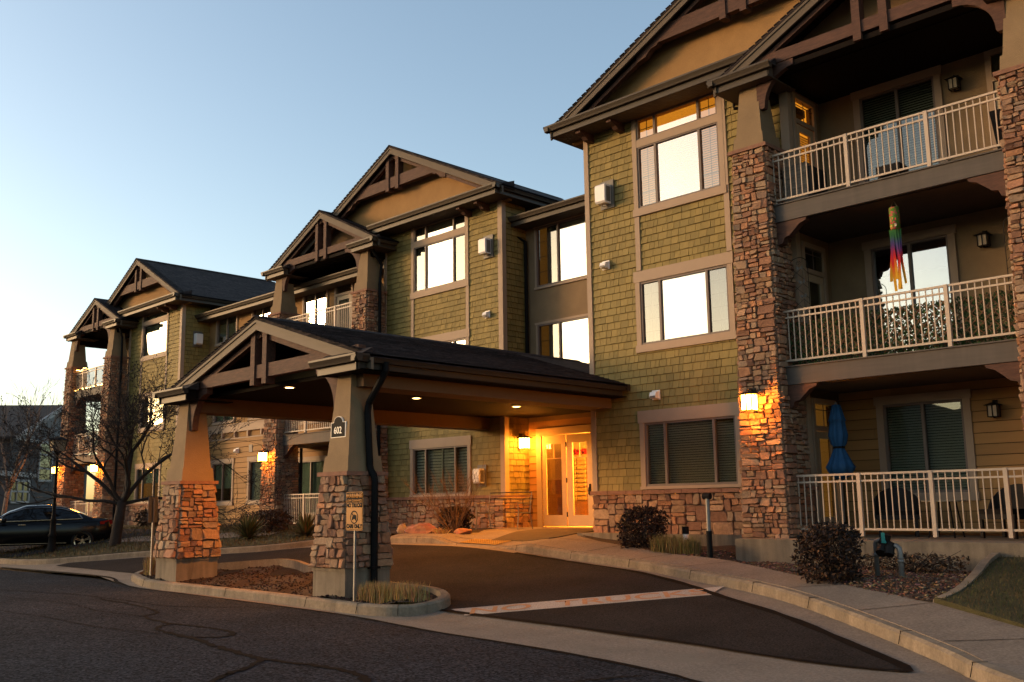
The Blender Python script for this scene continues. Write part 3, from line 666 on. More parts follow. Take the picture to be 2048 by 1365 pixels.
# --- link between the two right towers, over the entrance
hl = [window(-18.6, -16.2, 5.95, 7.8, YL, (.36, .64), None, 'sheer', 'room_dim', 'glass', .06, .06, .06, (0,), 4, 0, None, None, .03),
      window(-18.6, -16.2, 3.0, 5.0, YL, (.36, .64), None, 'sheer', 'room_dim', 'glass', .06, .06, .06, (0,), 4, 0, None, None, .03)]
# the lit strip of each link window: pull the sheer to one side
for o in [c for c in bpy.data.objects if c.name.startswith('blind')][-2:]:
    me = o.data
    for v in me.vertices:
        if v.co.x < -17.9: v.co.x = -18.22
    me.materials.clear(); me.materials.append(M['curtain'])
w = MB(); wall_sheet(w, front(YL), -18.98, -14.2, 2.2, 8.3, hl); w.build('stucco_wall', M['stucco2'], BLD)
w = MB(); wall_sheet(w, front(YL), -18.98, -14.2, FL-.05, 2.2, [(-18.5, -16.7, FL, 1.86)]); lw = w.build('lap_wall', M['lap_back'], BLD)
s = MB(); courses(s, front(YL), -18.98, -14.3, FL, 2.25, .19, 2, 3, [(-18.66, -16.55, FL, 2.05)], 9, LAP, .022, .006, .01); s.build('lap_siding', M['lap'], lw)
gt = MB(); gutter_front(gt, -19.5, -14.3, YL-.72, 8.02); gt.build('gutter', M['gutter'], BLD)
so = MB()
for i in range(7): so.box(-19.4, -14.3, YL-.56+i*.08, YL-.56+i*.08+.074, 7.77, 7.785)
so.box(-19.4, -14.3, YL-.56, YL, 7.785, 7.8); so.build('soffit', M['soffit'], BLD)
r = MB(); r.add([(-19.5, YL-.6, 7.98), (-14.2, YL-.6, 7.98), (-14.2, 24, 8.75), (-19.5, 24, 8.75)], [(0, 1, 2, 3)]); r.build('roof', M['roof_x'], BLD); r = MB(); r.add([(-40, YLC-.6, 7.8), (-24, YLC-.6, 7.8), (-24, 24, 8.55), (-40, 24, 8.55)], [(0, 1, 2, 3)]); r.build('roof', M['roof_x'], BLD)

# --- entrance doors
m = MB(); dz = 2.04
m.box(-18.66, -18.48, YL-.05, YL+.06, FL, dz); m.box(-16.7, -16.55, YL-.05, YL+.06, FL, dz); m.box(-18.48, -16.7, YL-.055, YL+.06, 1.84, dz)
ed = m.build('entrance_door', M['door'], BLD)
for (xa, xb, ga, gb) in ((-18.46, -17.6, -18.33, -17.76), (-17.57, -16.72, -17.37, -16.86)):
    l = MB(); t = 1.82
    l.box(xa, ga, YL-.02, YL+.02, FL+.03, t); l.box(gb, xb, YL-.02, YL+.02, FL+.03, t); l.box(ga, gb, YL-.02, YL+.02, FL+.03, -.3); l.box(ga, gb, YL-.02, YL+.02, 1.6, t)
    l.box(ga, gb, YL-.016, YL-.006, 1.2, 1.215); l.box((ga+gb)/2-.008, (ga+gb)/2+.008, YL-.015, YL-.005, 1.215, 1.6)
    l.build('door_leaf', M['door'], ed)
    p = MB(); p.box(ga, gb, YL-.003, YL+.003, -.3, 1.6); p.build('pane', M['glass_lo'], ed)
for z in (1.5, .55, -.35): h = MB(); h.box(-17.6, -17.57, YL-.035, YL-.02, z, z+.13); h.build('hinge', M['dark'], ed)
h = MB(); h.box(-16.8, -16.74, YL-.04, YL-.02, .2, .5); h.tube([(-16.77, YL-.04, .42), (-16.77, YL-.09, .40), (-16.77, YL-.09, .24), (-16.77, YL-.04, .22)], .012, 6); h.build('handle', M['dark'], ed)
# lobby behind the doors
M['lobby'] = mat('warm_lobby_paint', (.62, .5, .32), .8, var=.05)
M['lobby_wood'] = mat('lobby_cabinet_wood', (.30, .15, .07), .6, var=.2, stretch=(4, 4, .6))
r = MB(); r.add([(-20.4, YL+.14, FL), (-14.2, YL+.14, FL), (-14.2, YL+.14, 2.1), (-20.4, YL+.14, 2.1), (-20.4, 21.3, FL), (-14.2, 21.3, FL), (-14.2, 21.3, 2.1), (-20.4, 21.3, 2.1)], [(4, 5, 6, 7), (0, 1, 5, 4), (1, 2, 6, 5), (2, 3, 7, 6), (3, 0, 4, 7)])
lob = r.build('lobby_interior', M['lobby'], BLD)
m = MB(); m.box(-20.2, -18.95, 21.2, 21.295, FL, .62); m.box(-20.2, -18.9, 21.19, 21.295, .62, .68); m.build('wall_panel', M['lobby_wood'], lob)

# --- long link left of the middle tower (porch stands in front of it)
hk = []
for z0, z1, bl, g in ((6.5, 7.78, 'teal_shade', 'glass'), (3.3, 4.8, 'teal_shade', 'glass')):
    hk.append(window(-36.3, -34.6, z0, z1, YLC, (1, 1), None, bl, 'room', g if z0 > 6 else 'glass_lo', .08, .08, .09))
    hk.append(window(-33.55, -31.95, z0, z1, YLC, (1, 1), None, 'shade', 'room', 'glass', .08, .08, .09))
hk.append(window(-36.3, -34.55, .12, 1.92, YLC, (1, 1), None, 'teal_shade', 'room', 'glass_lo', .16, .14, .1, (), 4, 0, .5))
hk.append(window(-33.5, -32.35, .12, 1.92, YLC, (1,), None, 'sheer', 'room', 'glass_lo', .16, .14, .1))
hk.append(window(-30.0, -28.4, 6.0, 7.75, YLC, (1, 1), None, 'sheer', 'room', 'glass', .08, .08, .09))
hk.append(window(-30.3, -28.3, FL+.3, 1.75, YLC, (1, 1), None, 'teal_shade', 'room', 'glass_lo', .14, .1, .1))
hk.append(window(-30.0, -28.4, 2.9, 4.8, YLC, (1, 1), None, 'shade', 'room', 'glass_lo', .1, .1, .09))
hk.append(balcony_door_front(-27.9, -27.0, 5.46, 7.72, YLC, 'room', 'glass', 'curtain'))
hk.append(balcony_door_front(-27.6, -26.7, 2.4, 4.75, YLC, 'room', 'glass_lo'))
w = MB(); wall_sheet(w, front(YLC), -36.89, -24.25, 2.72, 8.1, hk); w.build('stucco_wall', M['stucco'], BLD)
w = MB(); wall_sheet(w, front(YLC), -36.89, -24.25, FL-.3, 2.72, hk); lw = w.build('lap_wall', M['lap_back'], BLD)
s = MB(); courses(s, front(YLC), -36.89, -24.25, FL+.02, 2.72, .19, 2.6, 3.7, hk, 5, LAP, .026, .006, .016); s.build('lap_siding', M['lap'], lw)
b = MB(); b.box(-36.89, -30, YLC-.09, YLC, 2.93, 3.2); b.box(-36.89, -30, YLC-.11, YLC, 3.2, 3.25); b.box(-36.89, -30, YLC-.03, YLC, 2.66, 2.71); bo = b.build('belt_course', M['trim'], BLD)
for i in range(7):
    c = MB(); x = -36.4+i*.97; c.box(x-.045, x+.045, YLC-.10, YLC-.0, 2.72, 2.93); c.build('belt_corbel', M['trim'], bo)
gt = MB(); gutter_front(gt, -37.6, -24.3, YLC-.7, 7.8); gt.build('gutter', M['gutter'], BLD)
so = MB()
for i in range(7): so.box(-37.5, -24.3, YLC-.54+i*.077, YLC-.54+i*.077+.071, 7.55, 7.565)
so.box(-37.5, -24.3, YLC-.54, YLC, 7.565, 7.58); so.build('soffit', M['soffit'], BLD)

# --- big gables
gable_block(-9.87, 5.0, 11.19, 8.72, YA, 24, -14.87, -9.3, -14.21, -9.03, side_gut='L', ybgut=24, corbels=(-14.0, -13.1))
gable_block(-23.43, 5.0, 11.19, 8.72, YB, 26.4, -24.3, -18.43, -24.25, -18.98, side_gut='R', ybgut=24, corbels=(-19.5, -20.25))
gable_block(-40.3, 4.15, 10.66, 8.47, YC, 24.5, -41.4, -36.15, -41.66, -36.89, side_gut='R', ybgut=24, corbels=(-37.4, -38.1))

# --- porches (front pillars, gables, balconies)
porch(16.0, YA, YREC, -9.77, -4.85, .68, -6.9, 3.24, 9.8, 8.2, 8.08,
      [(5.46, 5.55, 6.48, (-7.57, -6.13)), (2.4, 2.5, 3.45, (-7.5, -6.05)), (None, -.52, .445, (-7.78, -6.55, -5.4))], 0, 0, 100, n=12)
porch(17.95, YB, YLC, -29.75, -24.83, .7, -26.8, 3.24, 9.78, 8.2, 8.08,
      [(5.46, 5.55, 6.45, (-27.7, -26.1)), (2.4, 2.5, 3.45, (-27.7, -26.1)), (None, -.52, .445, (-27.7, -26.1))], 0, 0, 200, cap=6.6, n=8)
porch(17.45, YC, 19.6, -46.6, -42.33, .72, -43.75, 2.87, 9.42, 8.07, 8.0,
      [(5.4, 5.5, 6.32, (-45.1, -43.7)), (2.4, 2.5, 3.42, (-45.1, -43.7)), (None, -.52, .44, (-45.1, -43.7))], 0, 0, 300, cap=6.5, n=8, shafttop=7.85)
w = MB(); wall_sheet(w, front(19.6), -46.6, -41.66, FL-.3, 8.2); w.build('stucco_wall', M['stucco2'], BLD); w = MB(); w.box(-46.6, -46.4, 19.7, 25, FL-.3, 8.2); w.build('stucco_wall', M['stucco2'], BLD)
# back of the building
w = MB(); w.box(-46.5, 3, 24.9, 25.1, FL-.5, 8.6); w.build('stucco_wall', M['stucco2'], BLD)
# patio slab and ledge in front of the right porch
p = MB(); p.box(-9.75, -1.5, 15.35, 18.2, -1.4, -.66)
for i in range(1): pass
po = p.build('patio_slab', M['concrete'], BLD)
p = MB(); p.box(-30.6, -24.0, 17.3, YLC, -1.2, -.7); p.box(-30.2, -28.6, 16.75, 17.3, -1.2, -.86); p.build('patio_slab', M['concrete'], BLD)
# downspouts
def spout(path, r=.045):
    m = MB(); m.tube(path, r, 8); 
    return m.build('downspout', M['black'], BLD)
spout([(-19.3, 19.05, 7.9), (-19.2, 19.05, 7.72), (-18.88, 19.6, 7.4), (-18.88, 19.6, 2.6)], .05)
spout([(-24.0, 18.0, 8.1), (-24.05, 18.05, 7.95), (-24.07, 18.45, 7.5), (-24.02, 18.35, 6.85), (-23.95, 18.3, 6.5), (-23.95, 18.3, FL)], .05)
spout([(-41.4, 17.6, 7.9), (-41.5, 17.8, 7.4), (-41.45, 17.8, 6.4), (-41.45, 17.8, FL)], .05)
spout([(-28.85, 18.75, 2.0), (-28.85, 18.75, FL)], .05)
spout([(-10.05, 16.6, 7.95), (-10.05, 16.6, 7.85), (-9.75, 16.75, 7.8)], .035)
# ------------------------------------------------------------------ entrance canopy
POR = thing('entrance_canopy', 'gabled drive-through entrance canopy on two stone-based pillars with dark shingle roof', 'canopy', (-16.85, 12, -1.4))
PX = (-19.86, -14.0); py = 10.14
for i, x in enumerate(PX):
    o = stone_pillar(x-.36, x+.36, py-.36, py+.36, -1.0, .52, .125, 500+i*40, (.335, .17, 2.55, 'stucco2'), POR, .36, .23, 14, 'pillar', .06)
    f = MB(); f.box(x-.46, x+.46, py-.46, py+.46, -1.75, -1.05); f.box(x-.475, x+.475, py-.475, py+.475, -1.05, -1.0); f.build('footing', M['concrete'], o)
cxp, hp, zrp, zep, yfp = -16.83, 3.72, 3.69, 2.52, 9.85
kp = (zrp-zep)/hp
mb = MB(); t = .05
def roofz(x): return zrp-kp*abs(x-cxp)
# right slope (cut round the corner of the right tower) and left slope (cut at the middle tower)
def slab(pts):
    n = len(pts); P = [(x, y, roofz(x)) for x, y in pts]+[(x, y, roofz(x)-t) for x, y in pts]
    mb.add(P, [tuple(range(n)), tuple(range(n, 2*n))[::-1]]+[(i, (i+1) % n, n+(i+1) % n, n+i) for i in range(n)])
xr, xl = cxp+hp, cxp-hp
slab([(cxp, yfp-.03), (xr, yfp-.03), (xr, 16.8), (-14.25, 16.8), (-14.25, 19.65), (cxp, 19.65)])
slab([(cxp, yfp-.03), (cxp, 19.65), (-18.95, 19.65), (-18.95, 18.72), (xl, 18.72), (xl, yfp-.03)])
nn = int(hp/.14)
for s in (-1, 1):
    for i in range(nn):
        xa, xb = cxp+s*hp*i/nn, cxp+s*hp*(i+.85)/nn; za, zb = roofz(xa), roofz(xb)
        mb.hexa([(xa, yfp-.05, za+.002), (xb, yfp-.05, zb+.012), (xb, yfp+.3, zb+.012), (xa, yfp+.3, za+.002), (xa, yfp-.05, za+.012), (xb, yfp-.05, zb+.026), (xb, yfp+.3, zb+.026), (xa, yfp+.3, za+.012)])
        if s == 1:   # lapped butt edges of each course on the slope that faces the camera
            mb.hexa([(xb, yfp+.3, zb+.0), (xb+.02, yfp+.3, zb-.006), (xb+.02, 16.8, zb-.006), (xb, 16.8, zb), (xb, yfp+.3, zb+.010), (xb+.02, yfp+.3, zb+.006), (xb+.02, 16.8, zb+.006), (xb, 16.8, zb+.010)])
for i in range(48):
    y = yfp-.05+i*.2
    mb.prism([(cxp-.15, zrp-.04), (cxp, zrp+.035), (cxp+.15, zrp-.04), (cxp+.15, zrp-.06), (cxp, zrp+.015), (cxp-.15, zrp-.06)], y, y+.21-.0007*(i % 3), 'y')
mb.build('roof', M['roof_p'], POR)
rake(POR, cxp, hp, zrp, zep, yfp, .2, 'rake_l')
gt = MB(); Yg = 9.53; rl = 1.4
gutter_front(gt, xl, xl+rl, Yg, zep); gutter_side(gt, xl, Yg, 18.6, zep, -1); gt.build('gutter', M['gutter_dark'], POR)
gt = MB(); gutter_front(gt, xr-rl, xr, Yg, zep); gutter_side(gt, xr, Yg, 16.7, zep, 1)
gt.box(xr-.01, xr+.005, 16.7, 16.8, zep-.13, zep)
gt.build('gutter', M['gutter_dark'], POR)
for xa, xb in ((xl+.1, xl+rl-.08), (xr-rl+.08, xr-.1)):
    so = MB(); so.box(xa, xb, Yg+.16, yfp+.9, zep-.262, zep-.24)
    so.box(xb-.03 if xa < cxp else xa, xb if xa < cxp else xa+.03, Yg+.14, yfp+.05, zep-.24, zep-.02)
    so.box(*((xr-.62, xr-.1, Yg+.16, 16.8) if xa > cxp else (xl+.1, xl+.62, Yg+.16, 18.7)), zep-.263, zep-.241)
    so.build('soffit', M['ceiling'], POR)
for xa, xb in ((xl+.02, xl+rl), (xr-rl, xr-.02)):
    rt = MB(); rt.add([(xa, Yg+.1, zep-.02), (xb, Yg+.1, zep-.02), (xb, yfp+.05, zep+.13), (xa, yfp+.05, zep+.13), (xa, Yg+.1, zep-.05), (xb, Yg+.1, zep-.05), (xb, yfp+.05, zep-.05), (xa, yfp+.05, zep-.05)], [(0, 1, 2, 3), (4, 5, 6, 7), (0, 1, 5, 4), (1, 2, 6, 5), (2, 3, 7, 6), (3, 0, 4, 7)])
    rt.build('pent_roof', M['roof_x'], POR)
zb = 2.04
bm_ = MB(); bm_.box(-14.2, -13.6, yfp+.2, 16.75, zb, 2.36); bm_.build('side_beam', M['beam'], POR)
bm_ = MB(); bm_.box(-20.06, -19.5, yfp+.2, 18.7, zb, 2.36)
bm_.build('side_beam', M['beam'], POR)
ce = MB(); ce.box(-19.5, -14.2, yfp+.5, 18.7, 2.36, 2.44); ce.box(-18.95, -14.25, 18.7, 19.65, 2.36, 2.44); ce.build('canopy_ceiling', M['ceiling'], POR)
gw = MB(); hw = hp-.8
gw.prism([(cxp-hw, 2.45), (cxp+hw, 2.45), (cxp+hw*.98, zrp-.13-kp*hw), (cxp, zrp-.13), (cxp-hw*.98, zrp-.13-kp*hw)], yfp+1.6, yfp+1.7, 'y'); gwo = gw.build('gable_wall', M['stucco3'], POR)
truss(POR, cxp, zrp, zep, hp, yfp+.1, 2.5, 2.76, hp-.5, (2.37, 3.44), .215, .15)
knee(POR, PX[0]+.2, yfp+.12, yfp+.26, 2.5, 1, .72, .85); knee(POR, PX[1]-.2, yfp+.12, yfp+.26, 2.5, -1, .72, .85)
ds = MB(); x = PX[1]
ds.tube([(xr-.05, 10.2, 2.42), (xr-.06, 10.2, 2.28), (xr-.12, 10.2, 2.2), (x+.36, 10.2, 1.75), (x+.33, 10.2, 1.6), (x+.41, 10.2, .68), (x+.44, 10.2, .6), (x+.52, 10.2, .52), (x+.55, 10.2, .42), (x+.55, 10.2, -1.42)], .062, 10)
ds.box(x+.4, x+.62, 10.12, 10.28, -1.02, -.98); ds.build('downspout', M['black'], POR)

# ------------------------------------------------------------------ lanterns, downlights
def lamp(name, loc, power, size, col=(1, .46, .09), spot=None):
    if spot:
        l = bpy.data.lights.new(name, 'SPOT'); l.spot_size = rad(spot); l.spot_blend = .6
    else: l = bpy.data.lights.new(name, 'POINT')
    l.energy = power; l.shadow_soft_size = size; l.color = col
    o = bpy.data.objects.new(name, l); COL.objects.link(o); o.location = loc; return o

def lantern(label, lit=True, s=1.0):
    t = thing('wall_lantern', label, 'wall lantern', (0, 0, 0), 'lanterns on the stone pillars and entrance' if lit else 'small unlit lanterns on the balcony walls')
    p = MB(); p.box(-.06, .06, -.02, 0, -.16, .26); p.build('backplate', M['dark'], t)
    a = MB(); a.tube([(0, -.01, .17), (0, -.06, .23), (0, -.13, .24), (0, -.16, .2)], .012, 6); a.build('arm', M['dark'], t)
    r = MB(); w = .15; y = -.16
    r.hexa([(-w-.03, y-w-.03, .12), (w+.03, y-w-.03, .12), (w+.03, y+w+.02, .12), (-w-.03, y+w+.02, .12), (-.04, y-.04, .19), (.04, y-.04, .19), (.04, y+.04, .19), (-.04, y+.04, .19)]); r.build('lantern_roof', M['dark'], t)
    c = MB()
    for sx in (-1, 0, 1):
        c.box(sx*.11-.011, sx*.11+.011, y-.115, y-.101, -.15, .12)
        if sx: c.box(sx*.11-.011, sx*.11+.011, y+.101, y+.115, -.15, .12); c.box(sx*.115-.006, sx*.115+.006, y-.007, y+.007, -.15, .12)
    for q_ in (-1, 1): c.box(-.12, .12, y+q_*.115-.008, y+q_*.115+.008, -.166, -.15); c.box(q_*.112-.008, q_*.112+.008, y-.107, y+.107, -.165, -.151)
    c.box(-.107, .107, y-.006, y+.006, -.164, -.152); c.box(-.02, .02, y-.02, y+.02, -.185, -.165); c.build('lantern_frame', M['dark'], t)
    g = MB(); g.box(-.1, .1, y-.1, y+.1, -.148, .118); g.build('lantern_glass', M['lit'] if lit else M['unlit'], t)
    return t
LA = lantern('large lit lantern on the stone pillar right of the ground floor window')
LA.location = (-9.5, 15.82, 1.78)
for (x, y, z, rz, lab) in ((-18.9, 19.28, 1.66, rad(90), 'lit lantern on the shingle wall beside the entrance doors'),
                       (-29.45, 17.78, 1.72, 0, 'lit lantern on the stone pillar behind the left canopy pillar'),
                       (-46.3, 17.25, 1.85, 0, 'lit lantern on the far left stone pillar behind the street lamp'),
                       (-42.0, 17.25, 1.78, 0, 'lit lantern behind the bare tree branches at the far left porch')):
    copy_thing(LA, (x, y, z), rz, lab)
LU = lantern('small unlit lantern on the top balcony wall', False); LU.location = (-6.27, YREC-.01, 7.6); LU.scale = (.72,)*3
copy_thing(LU, (-6.02, YREC-.01, 4.55), 0, 'small unlit lantern on the middle balcony wall above the ivy lattice', .72)
copy_thing(LU, (-6.12, YREC-.015, 1.5), 0, 'small unlit lantern on the ground floor patio wall right of the blinds', .72)

for i, (y, lab) in enumerate(((10.6, 'round ceiling light at the front of the canopy near the truss'), (13.85, 'round ceiling light in the middle of the canopy ceiling'), (17.0, 'round ceiling light at the back of the canopy nearest the entrance doors'))):
    t = thing('ceiling_light', lab, 'ceiling light', (-16.78, y, 2.36), 'round lights in the canopy ceiling')
    m = MB(); n = 20
    ring = [(.115, -.004), (.115, -.014), (.085, -.014), (.085, -.004)]
    pts = [(-16.78+r_*math.cos(2*math.pi*j/n), y+r_*math.sin(2*math.pi*j/n), 2.36+z) for r_, z in ring for j in range(n)]
    m.add(pts, [(a*n+j, a*n+(j+1) % n, ((a+1) % 4)*n+(j+1) % n, ((a+1) % 4)*n+j) for a in range(4) for j in range(n)]); m.build('light_trim', M['white'], t)
    m = MB(); m.add([(-16.78+.085*math.cos(2*math.pi*j/n), y+.085*math.sin(2*math.pi*j/n), 2.352) for j in range(n)], [tuple(range(n))]); m.build('bulb', M['lit_down'], t)
    lamp('downlight', (-16.78, y, 2.33), (240, 150, 260)[i], .07, (1, .33, .03), 174)
lamp('lobby_light', (-16.0, 20.25, 1.5), 800, .25, (1, .38, .04))
from mathutils.geometry import tessellate_polygon
# ------------------------------------------------------------------ ground
def smooth(a, b, x):
    t = min(max((x-a)/(b-a), 0), 1); return t*t*(3-2*t)
def G(x, y):
    z1 = -.8-.2*smooth(-16, -10.5, x); t = min(max((y-9.5)/5.7, 0), 1)
    return -1.6+(z1+1.6)*t+min(max((y-15.2)*.02, 0), .05)
W_ = lambda x, y: G(x, y)+.14

def cr(pts, n=8):
    """smooth curve through plan points"""
    P = [Vector((*p, 0)) if len(p) == 2 else Vector(p) for p in pts]; out = []
    for i in range(len(P)-1):
        a, b, c, d = P[max(i-1, 0)], P[i], P[i+1], P[min(i+2, len(P)-1)]
        for k in range(n):
            t = k/n; out.append(.5*((2*b)+(c-a)*t+(2*a-5*b+4*c-d)*t*t+(3*b-a-3*c+d)*t**3))
    out.append(P[-1]); return [(p.x, p.y) for p in out]

def drape(name, poly, zf, m, kind='structure', step=.6, skirt=0, parent=None):
    bm = bmesh.new(); vs = [bm.verts.new((x, y, 0)) for x, y in poly]
    for t_ in tessellate_polygon([[Vector((x, y, 0)) for x, y in poly]]):
        if len(set(t_)) == 3: bm.faces.new([vs[i] for i in t_])
    xs = [p[0] for p in poly]; ys = [p[1] for p in poly]
    for ax, lo, hi in ((0, min(xs), max(xs)), (1, min(ys), max(ys))):
        k = math.ceil(lo/step)
        extra = [9.5, 15.2] if ax == 1 else []
        while k*step < hi or extra:
            if k*step < hi: c_ = k*step; k += 1
            else: c_ = extra.pop()
            if not lo < c_ < hi: continue
            co = [0, 0, 0]; co[ax] = c_; no = [0, 0, 0]; no[ax] = 1
            bmesh.ops.bisect_plane(bm, geom=bm.verts[:]+bm.edges[:]+bm.faces[:], plane_co=co, plane_no=no)
    bmesh.ops.remove_doubles(bm, verts=bm.verts, dist=1e-4)
    for v in bm.verts: v.co.z = zf(v.co.x, v.co.y)
    if skirt:
        be = [e for e in bm.edges if len(e.link_faces) == 1]
        r = bmesh.ops.extrude_edge_only(bm, edges=be)
        for v in r['geom']:
            if isinstance(v, bmesh.types.BMVert): v.co.z -= skirt
    bmesh.ops.recalc_face_normals(bm, faces=bm.faces)
    me = bpy.data.meshes.new(name); bm.to_mesh(me); bm.free(); me.materials.append(m)
    o = bpy.data.objects.new(name, me); COL.objects.link(o); attach(o, parent)
    if kind: o['kind'] = kind
    return o

# one big sheet to the horizon
mb = MB(); xs = [-900, -300, -120]+[-70+3*i for i in range(31)]+[60, 150, 400]; ys = [-500, -120, -40, -10, 0, 4, 8]+[9.5+.95*i for i in range(10)]+[22, 30, 60, 200, 700]
for i in range(len(xs)):
    for y in ys: mb.v.append((xs[i], y, G(xs[i], y)-.05-(.25 if y < 20 and abs(xs[i]+15) < 60 else 0)))
n = len(ys)
for i in range(len(xs)-1):
    for j in range(n-1): mb.f.append((i*n+j, (i+1)*n+j, (i+1)*n+j+1, i*n+j+1)); mb.c.append(None); mb.m.append(0)
mb.build('ground', M['turf'], kind='structure', smooth=True)

vo = [(-60, 9.9), (-40, 9.95), (-30.3, 9.88), (-23.87, 9.98), (-21.97, 9.62), (-20.2, 9.3), (-17.6, 9.22), (-13.26, 9.0), (-11.6, 8.8), (-10.07, 8.52), (-8.59, 8.36), (-7.26, 8.18), (-5.91, 7.88), (-5.3, 7.65), (-3, 6.7), (0, 5.2), (4, 3.2), (12, -1.5)]
drape('street', vo+[(12, -40), (-60, -40)], lambda x, y: -1.6, M['asphalt'], step=4)
kb = cr([(-21.2, 14.2), (-19.8, 14.6), (-18.4, 14.82), (-17.1, 14.86), (-14.8, 14.6), (-12.82, 14.25), (-11.06, 13.95), (-9.09, 13.12), (-7.46, 12.38), (-6.05, 11.45), (-4.08, 9.87), (-3.3, 9.05), (-2.2, 7.9), (-.8, 6.8), (1.5, 5.5), (6, 3.2)], 6)
kl = cr([(-60, 10.3), (-40, 10.35), (-32, 10.25), (-29.5, 10.45), (-28.2, 10.95), (-25.88, 12.2), (-23.4, 12.85), (-22, 13.5), (-21.2, 14.2)], 6)
base = [p for p in vo if p[0] > -59]+[]
# concrete valley gutter and pans
drape('gutter_pan', [(-60, 9.89)]+vo[1:-1]+[(6.2, 3.0)]+kb[::-1]+kl[::-1], lambda x, y: G(x, y)-.006, M['walk'], step=.3)
ap = [(-28.0, 10.5), (-23.1, 10.44), (-22.2, 10.36), (-16, 10.2), (-11.9, 10.0), (-10.9, 9.92), (-9.1, 9.8), (-7.92, 9.7), (-6.59, 9.56), (-5.2, 9.32), (-4.42, 9.3), (-4.2, 9.48), (-4.97, 10.1), (-6.51, 11.25), (-7.9, 12.08), (-9.23, 12.9), (-10.85, 13.68), (-12.64, 14.05), (-14.23, 14.3), (-16.45, 14.6), (-18.5, 14.6), (-19.9, 14.35), (-21.3, 13.85), (-22.2, 13.2), (-23.6, 12.62), (-26, 11.95), (-28.1, 10.9)]
drape('driveway', ap, lambda x, y: G(x, y)+.004, M['asphalt2'], step=.3)
# dark sealed joint along the driveway edge
def strip(name, path, w, zf, m, parent=None, kind='structure', seed=1):
    rg = random.Random(seed); mb = MB(); k = len(path)
    for i, (x, y) in enumerate(path):
        a = path[max(i-1, 0)]; b = path[min(i+1, k-1)]; dx, dy = b[0]-a[0], b[1]-a[1]; l = math.hypot(dx, dy) or 1
        ww = (w[i] if isinstance(w, list) else w)*rg.uniform(.7, 1.3)
        nx, ny = -dy/l*ww/2, dx/l*ww/2
        mb.v += [(x+nx, y+ny, zf(x+nx, y+ny)), (x-nx, y-ny, zf(x-nx, y-ny))]
    for i in range(k-1): mb.f.append((2*i, 2*i+1, 2*i+3, 2*i+2)); mb.c.append(None); mb.m.append(0)
    return mb.build(name, m, parent, kind=kind)
strip('tar_joint', cr(ap[4:19], 5), .1, lambda x, y: G(x, y)+.009, M['tar'], seed=2)
strip('tar_joint', cr([p for p in vo if -36 < p[0] < 3], 6), .07, lambda x, y: G(x, y)+.006, M['tar'], seed=3)
# tar sealed cracks in the street
M['crack'] = M['tar']
Zs = lambda x, y: -1.592
def jag(p, s):
    rg = random.Random(s); return [(x+rg.gauss(0, .018), y+rg.gauss(0, .018)) for x, y in p]
for i, (pts, w) in enumerate((
    ([(-24, 7.2), (-22.4, 7.33), (-19.8, 7.83), (-17.5, 7.9), (-15.97, 7.95), (-14.86, 8.6), (-14.4, 8.85)], .035),
    ([(-18.5, 7.75), (-16.6, 7.6), (-15.3, 7.35), (-14.76, 6.9), (-13.6, 6.75), (-12.75, 6.85), (-11.9, 6.75), (-11.7, 6.4), (-12.3, 6.2), (-13.2, 6.35), (-13.6, 6.72)], .065),
    ([(-12.68, 6.25), (-11.7, 6.15), (-10.6, 5.95), (-9.64, 5.85), (-8.71, 5.95), (-8.0, 5.9), (-7.4, 5.6)], .085),
    ([(-9.64, 5.82), (-9.3, 5.5), (-9.1, 5.2), (-8.9, 4.9), (-8.2, 4.3)], .075),
    ([(-12.4, 6.18), (-14, 5.9), (-16, 5.9), (-18.5, 5.7)], .022),
    ([(-14.8, 6.95), (-16.3, 6.8), (-18, 7.0), (-20.5, 6.7)], .022),
    ([(-5.9, 7.6), (-6.4, 6.6), (-7.5, 5.7), (-7.6, 4.9)], .04))):
    strip('crack_seal', jag(cr(pts, 12), i), w, lambda x, y, k=i: -1.5935+.0007*k, M['tar'], seed=20+i)

def kerb(name, path, zf=W_, w=.16, depth=.4, skip=None, batter=.035, label=None):
    """kerb swept along its face line (face on the right of travel), with joints"""
    mb = MB(); k = len(path); acc = 0; rows = []
    for i, (x, y) in enumerate(path):
        a = path[max(i-1, 0)]; b = path[min(i+1, k-1)]; dx, dy = b[0]-a[0], b[1]-a[1]; l = math.hypot(dx, dy) or 1
        nx, ny = -dy/l, dx/l; z = zf(x, y); r = .03
        rows.append([(x, y, z-depth), (x+nx*batter*.6, y+ny*batter*.6, z-r), (x+nx*(batter+.02), y+ny*(batter+.02), z), (x+nx*w, y+ny*w, z+.002), (x+nx*w, y+ny*w, z-depth)])
    b = len(mb.v)
    for r in rows: mb.v += r
    for i in range(k-1):
        for j in range(4): mb.f.append((b+i*5+j, b+(i+1)*5+j, b+(i+1)*5+j+1, b+i*5+j+1)); mb.c.append(None); mb.m.append(0)
    mb.f += [(b, b+1, b+2, b+3, b+4), tuple(b+(k-1)*5+j for j in (4, 3, 2, 1, 0))]; mb.c += [None]*2; mb.m += [0]*2
    o = mb.build(name, M['kerb'], kind='structure')
    return o
def ramp(x, y):   # entrance kerb drops to the driveway at the accessible ramp
    h = .14-.125*smooth(-17.6, -16.7, x)*(1-smooth(-15.1, -14.0, x)) if y > 13 else .14
    return G(x, y)+h
kbd = []
for a, b in zip(kb, kb[1:]): kbd += [a, ((a[0]+b[0])/2, (a[1]+b[1])/2)]
kbd.append(kb[-1])
kerb('kerb', kbd, ramp)
kerb('kerb', kl)
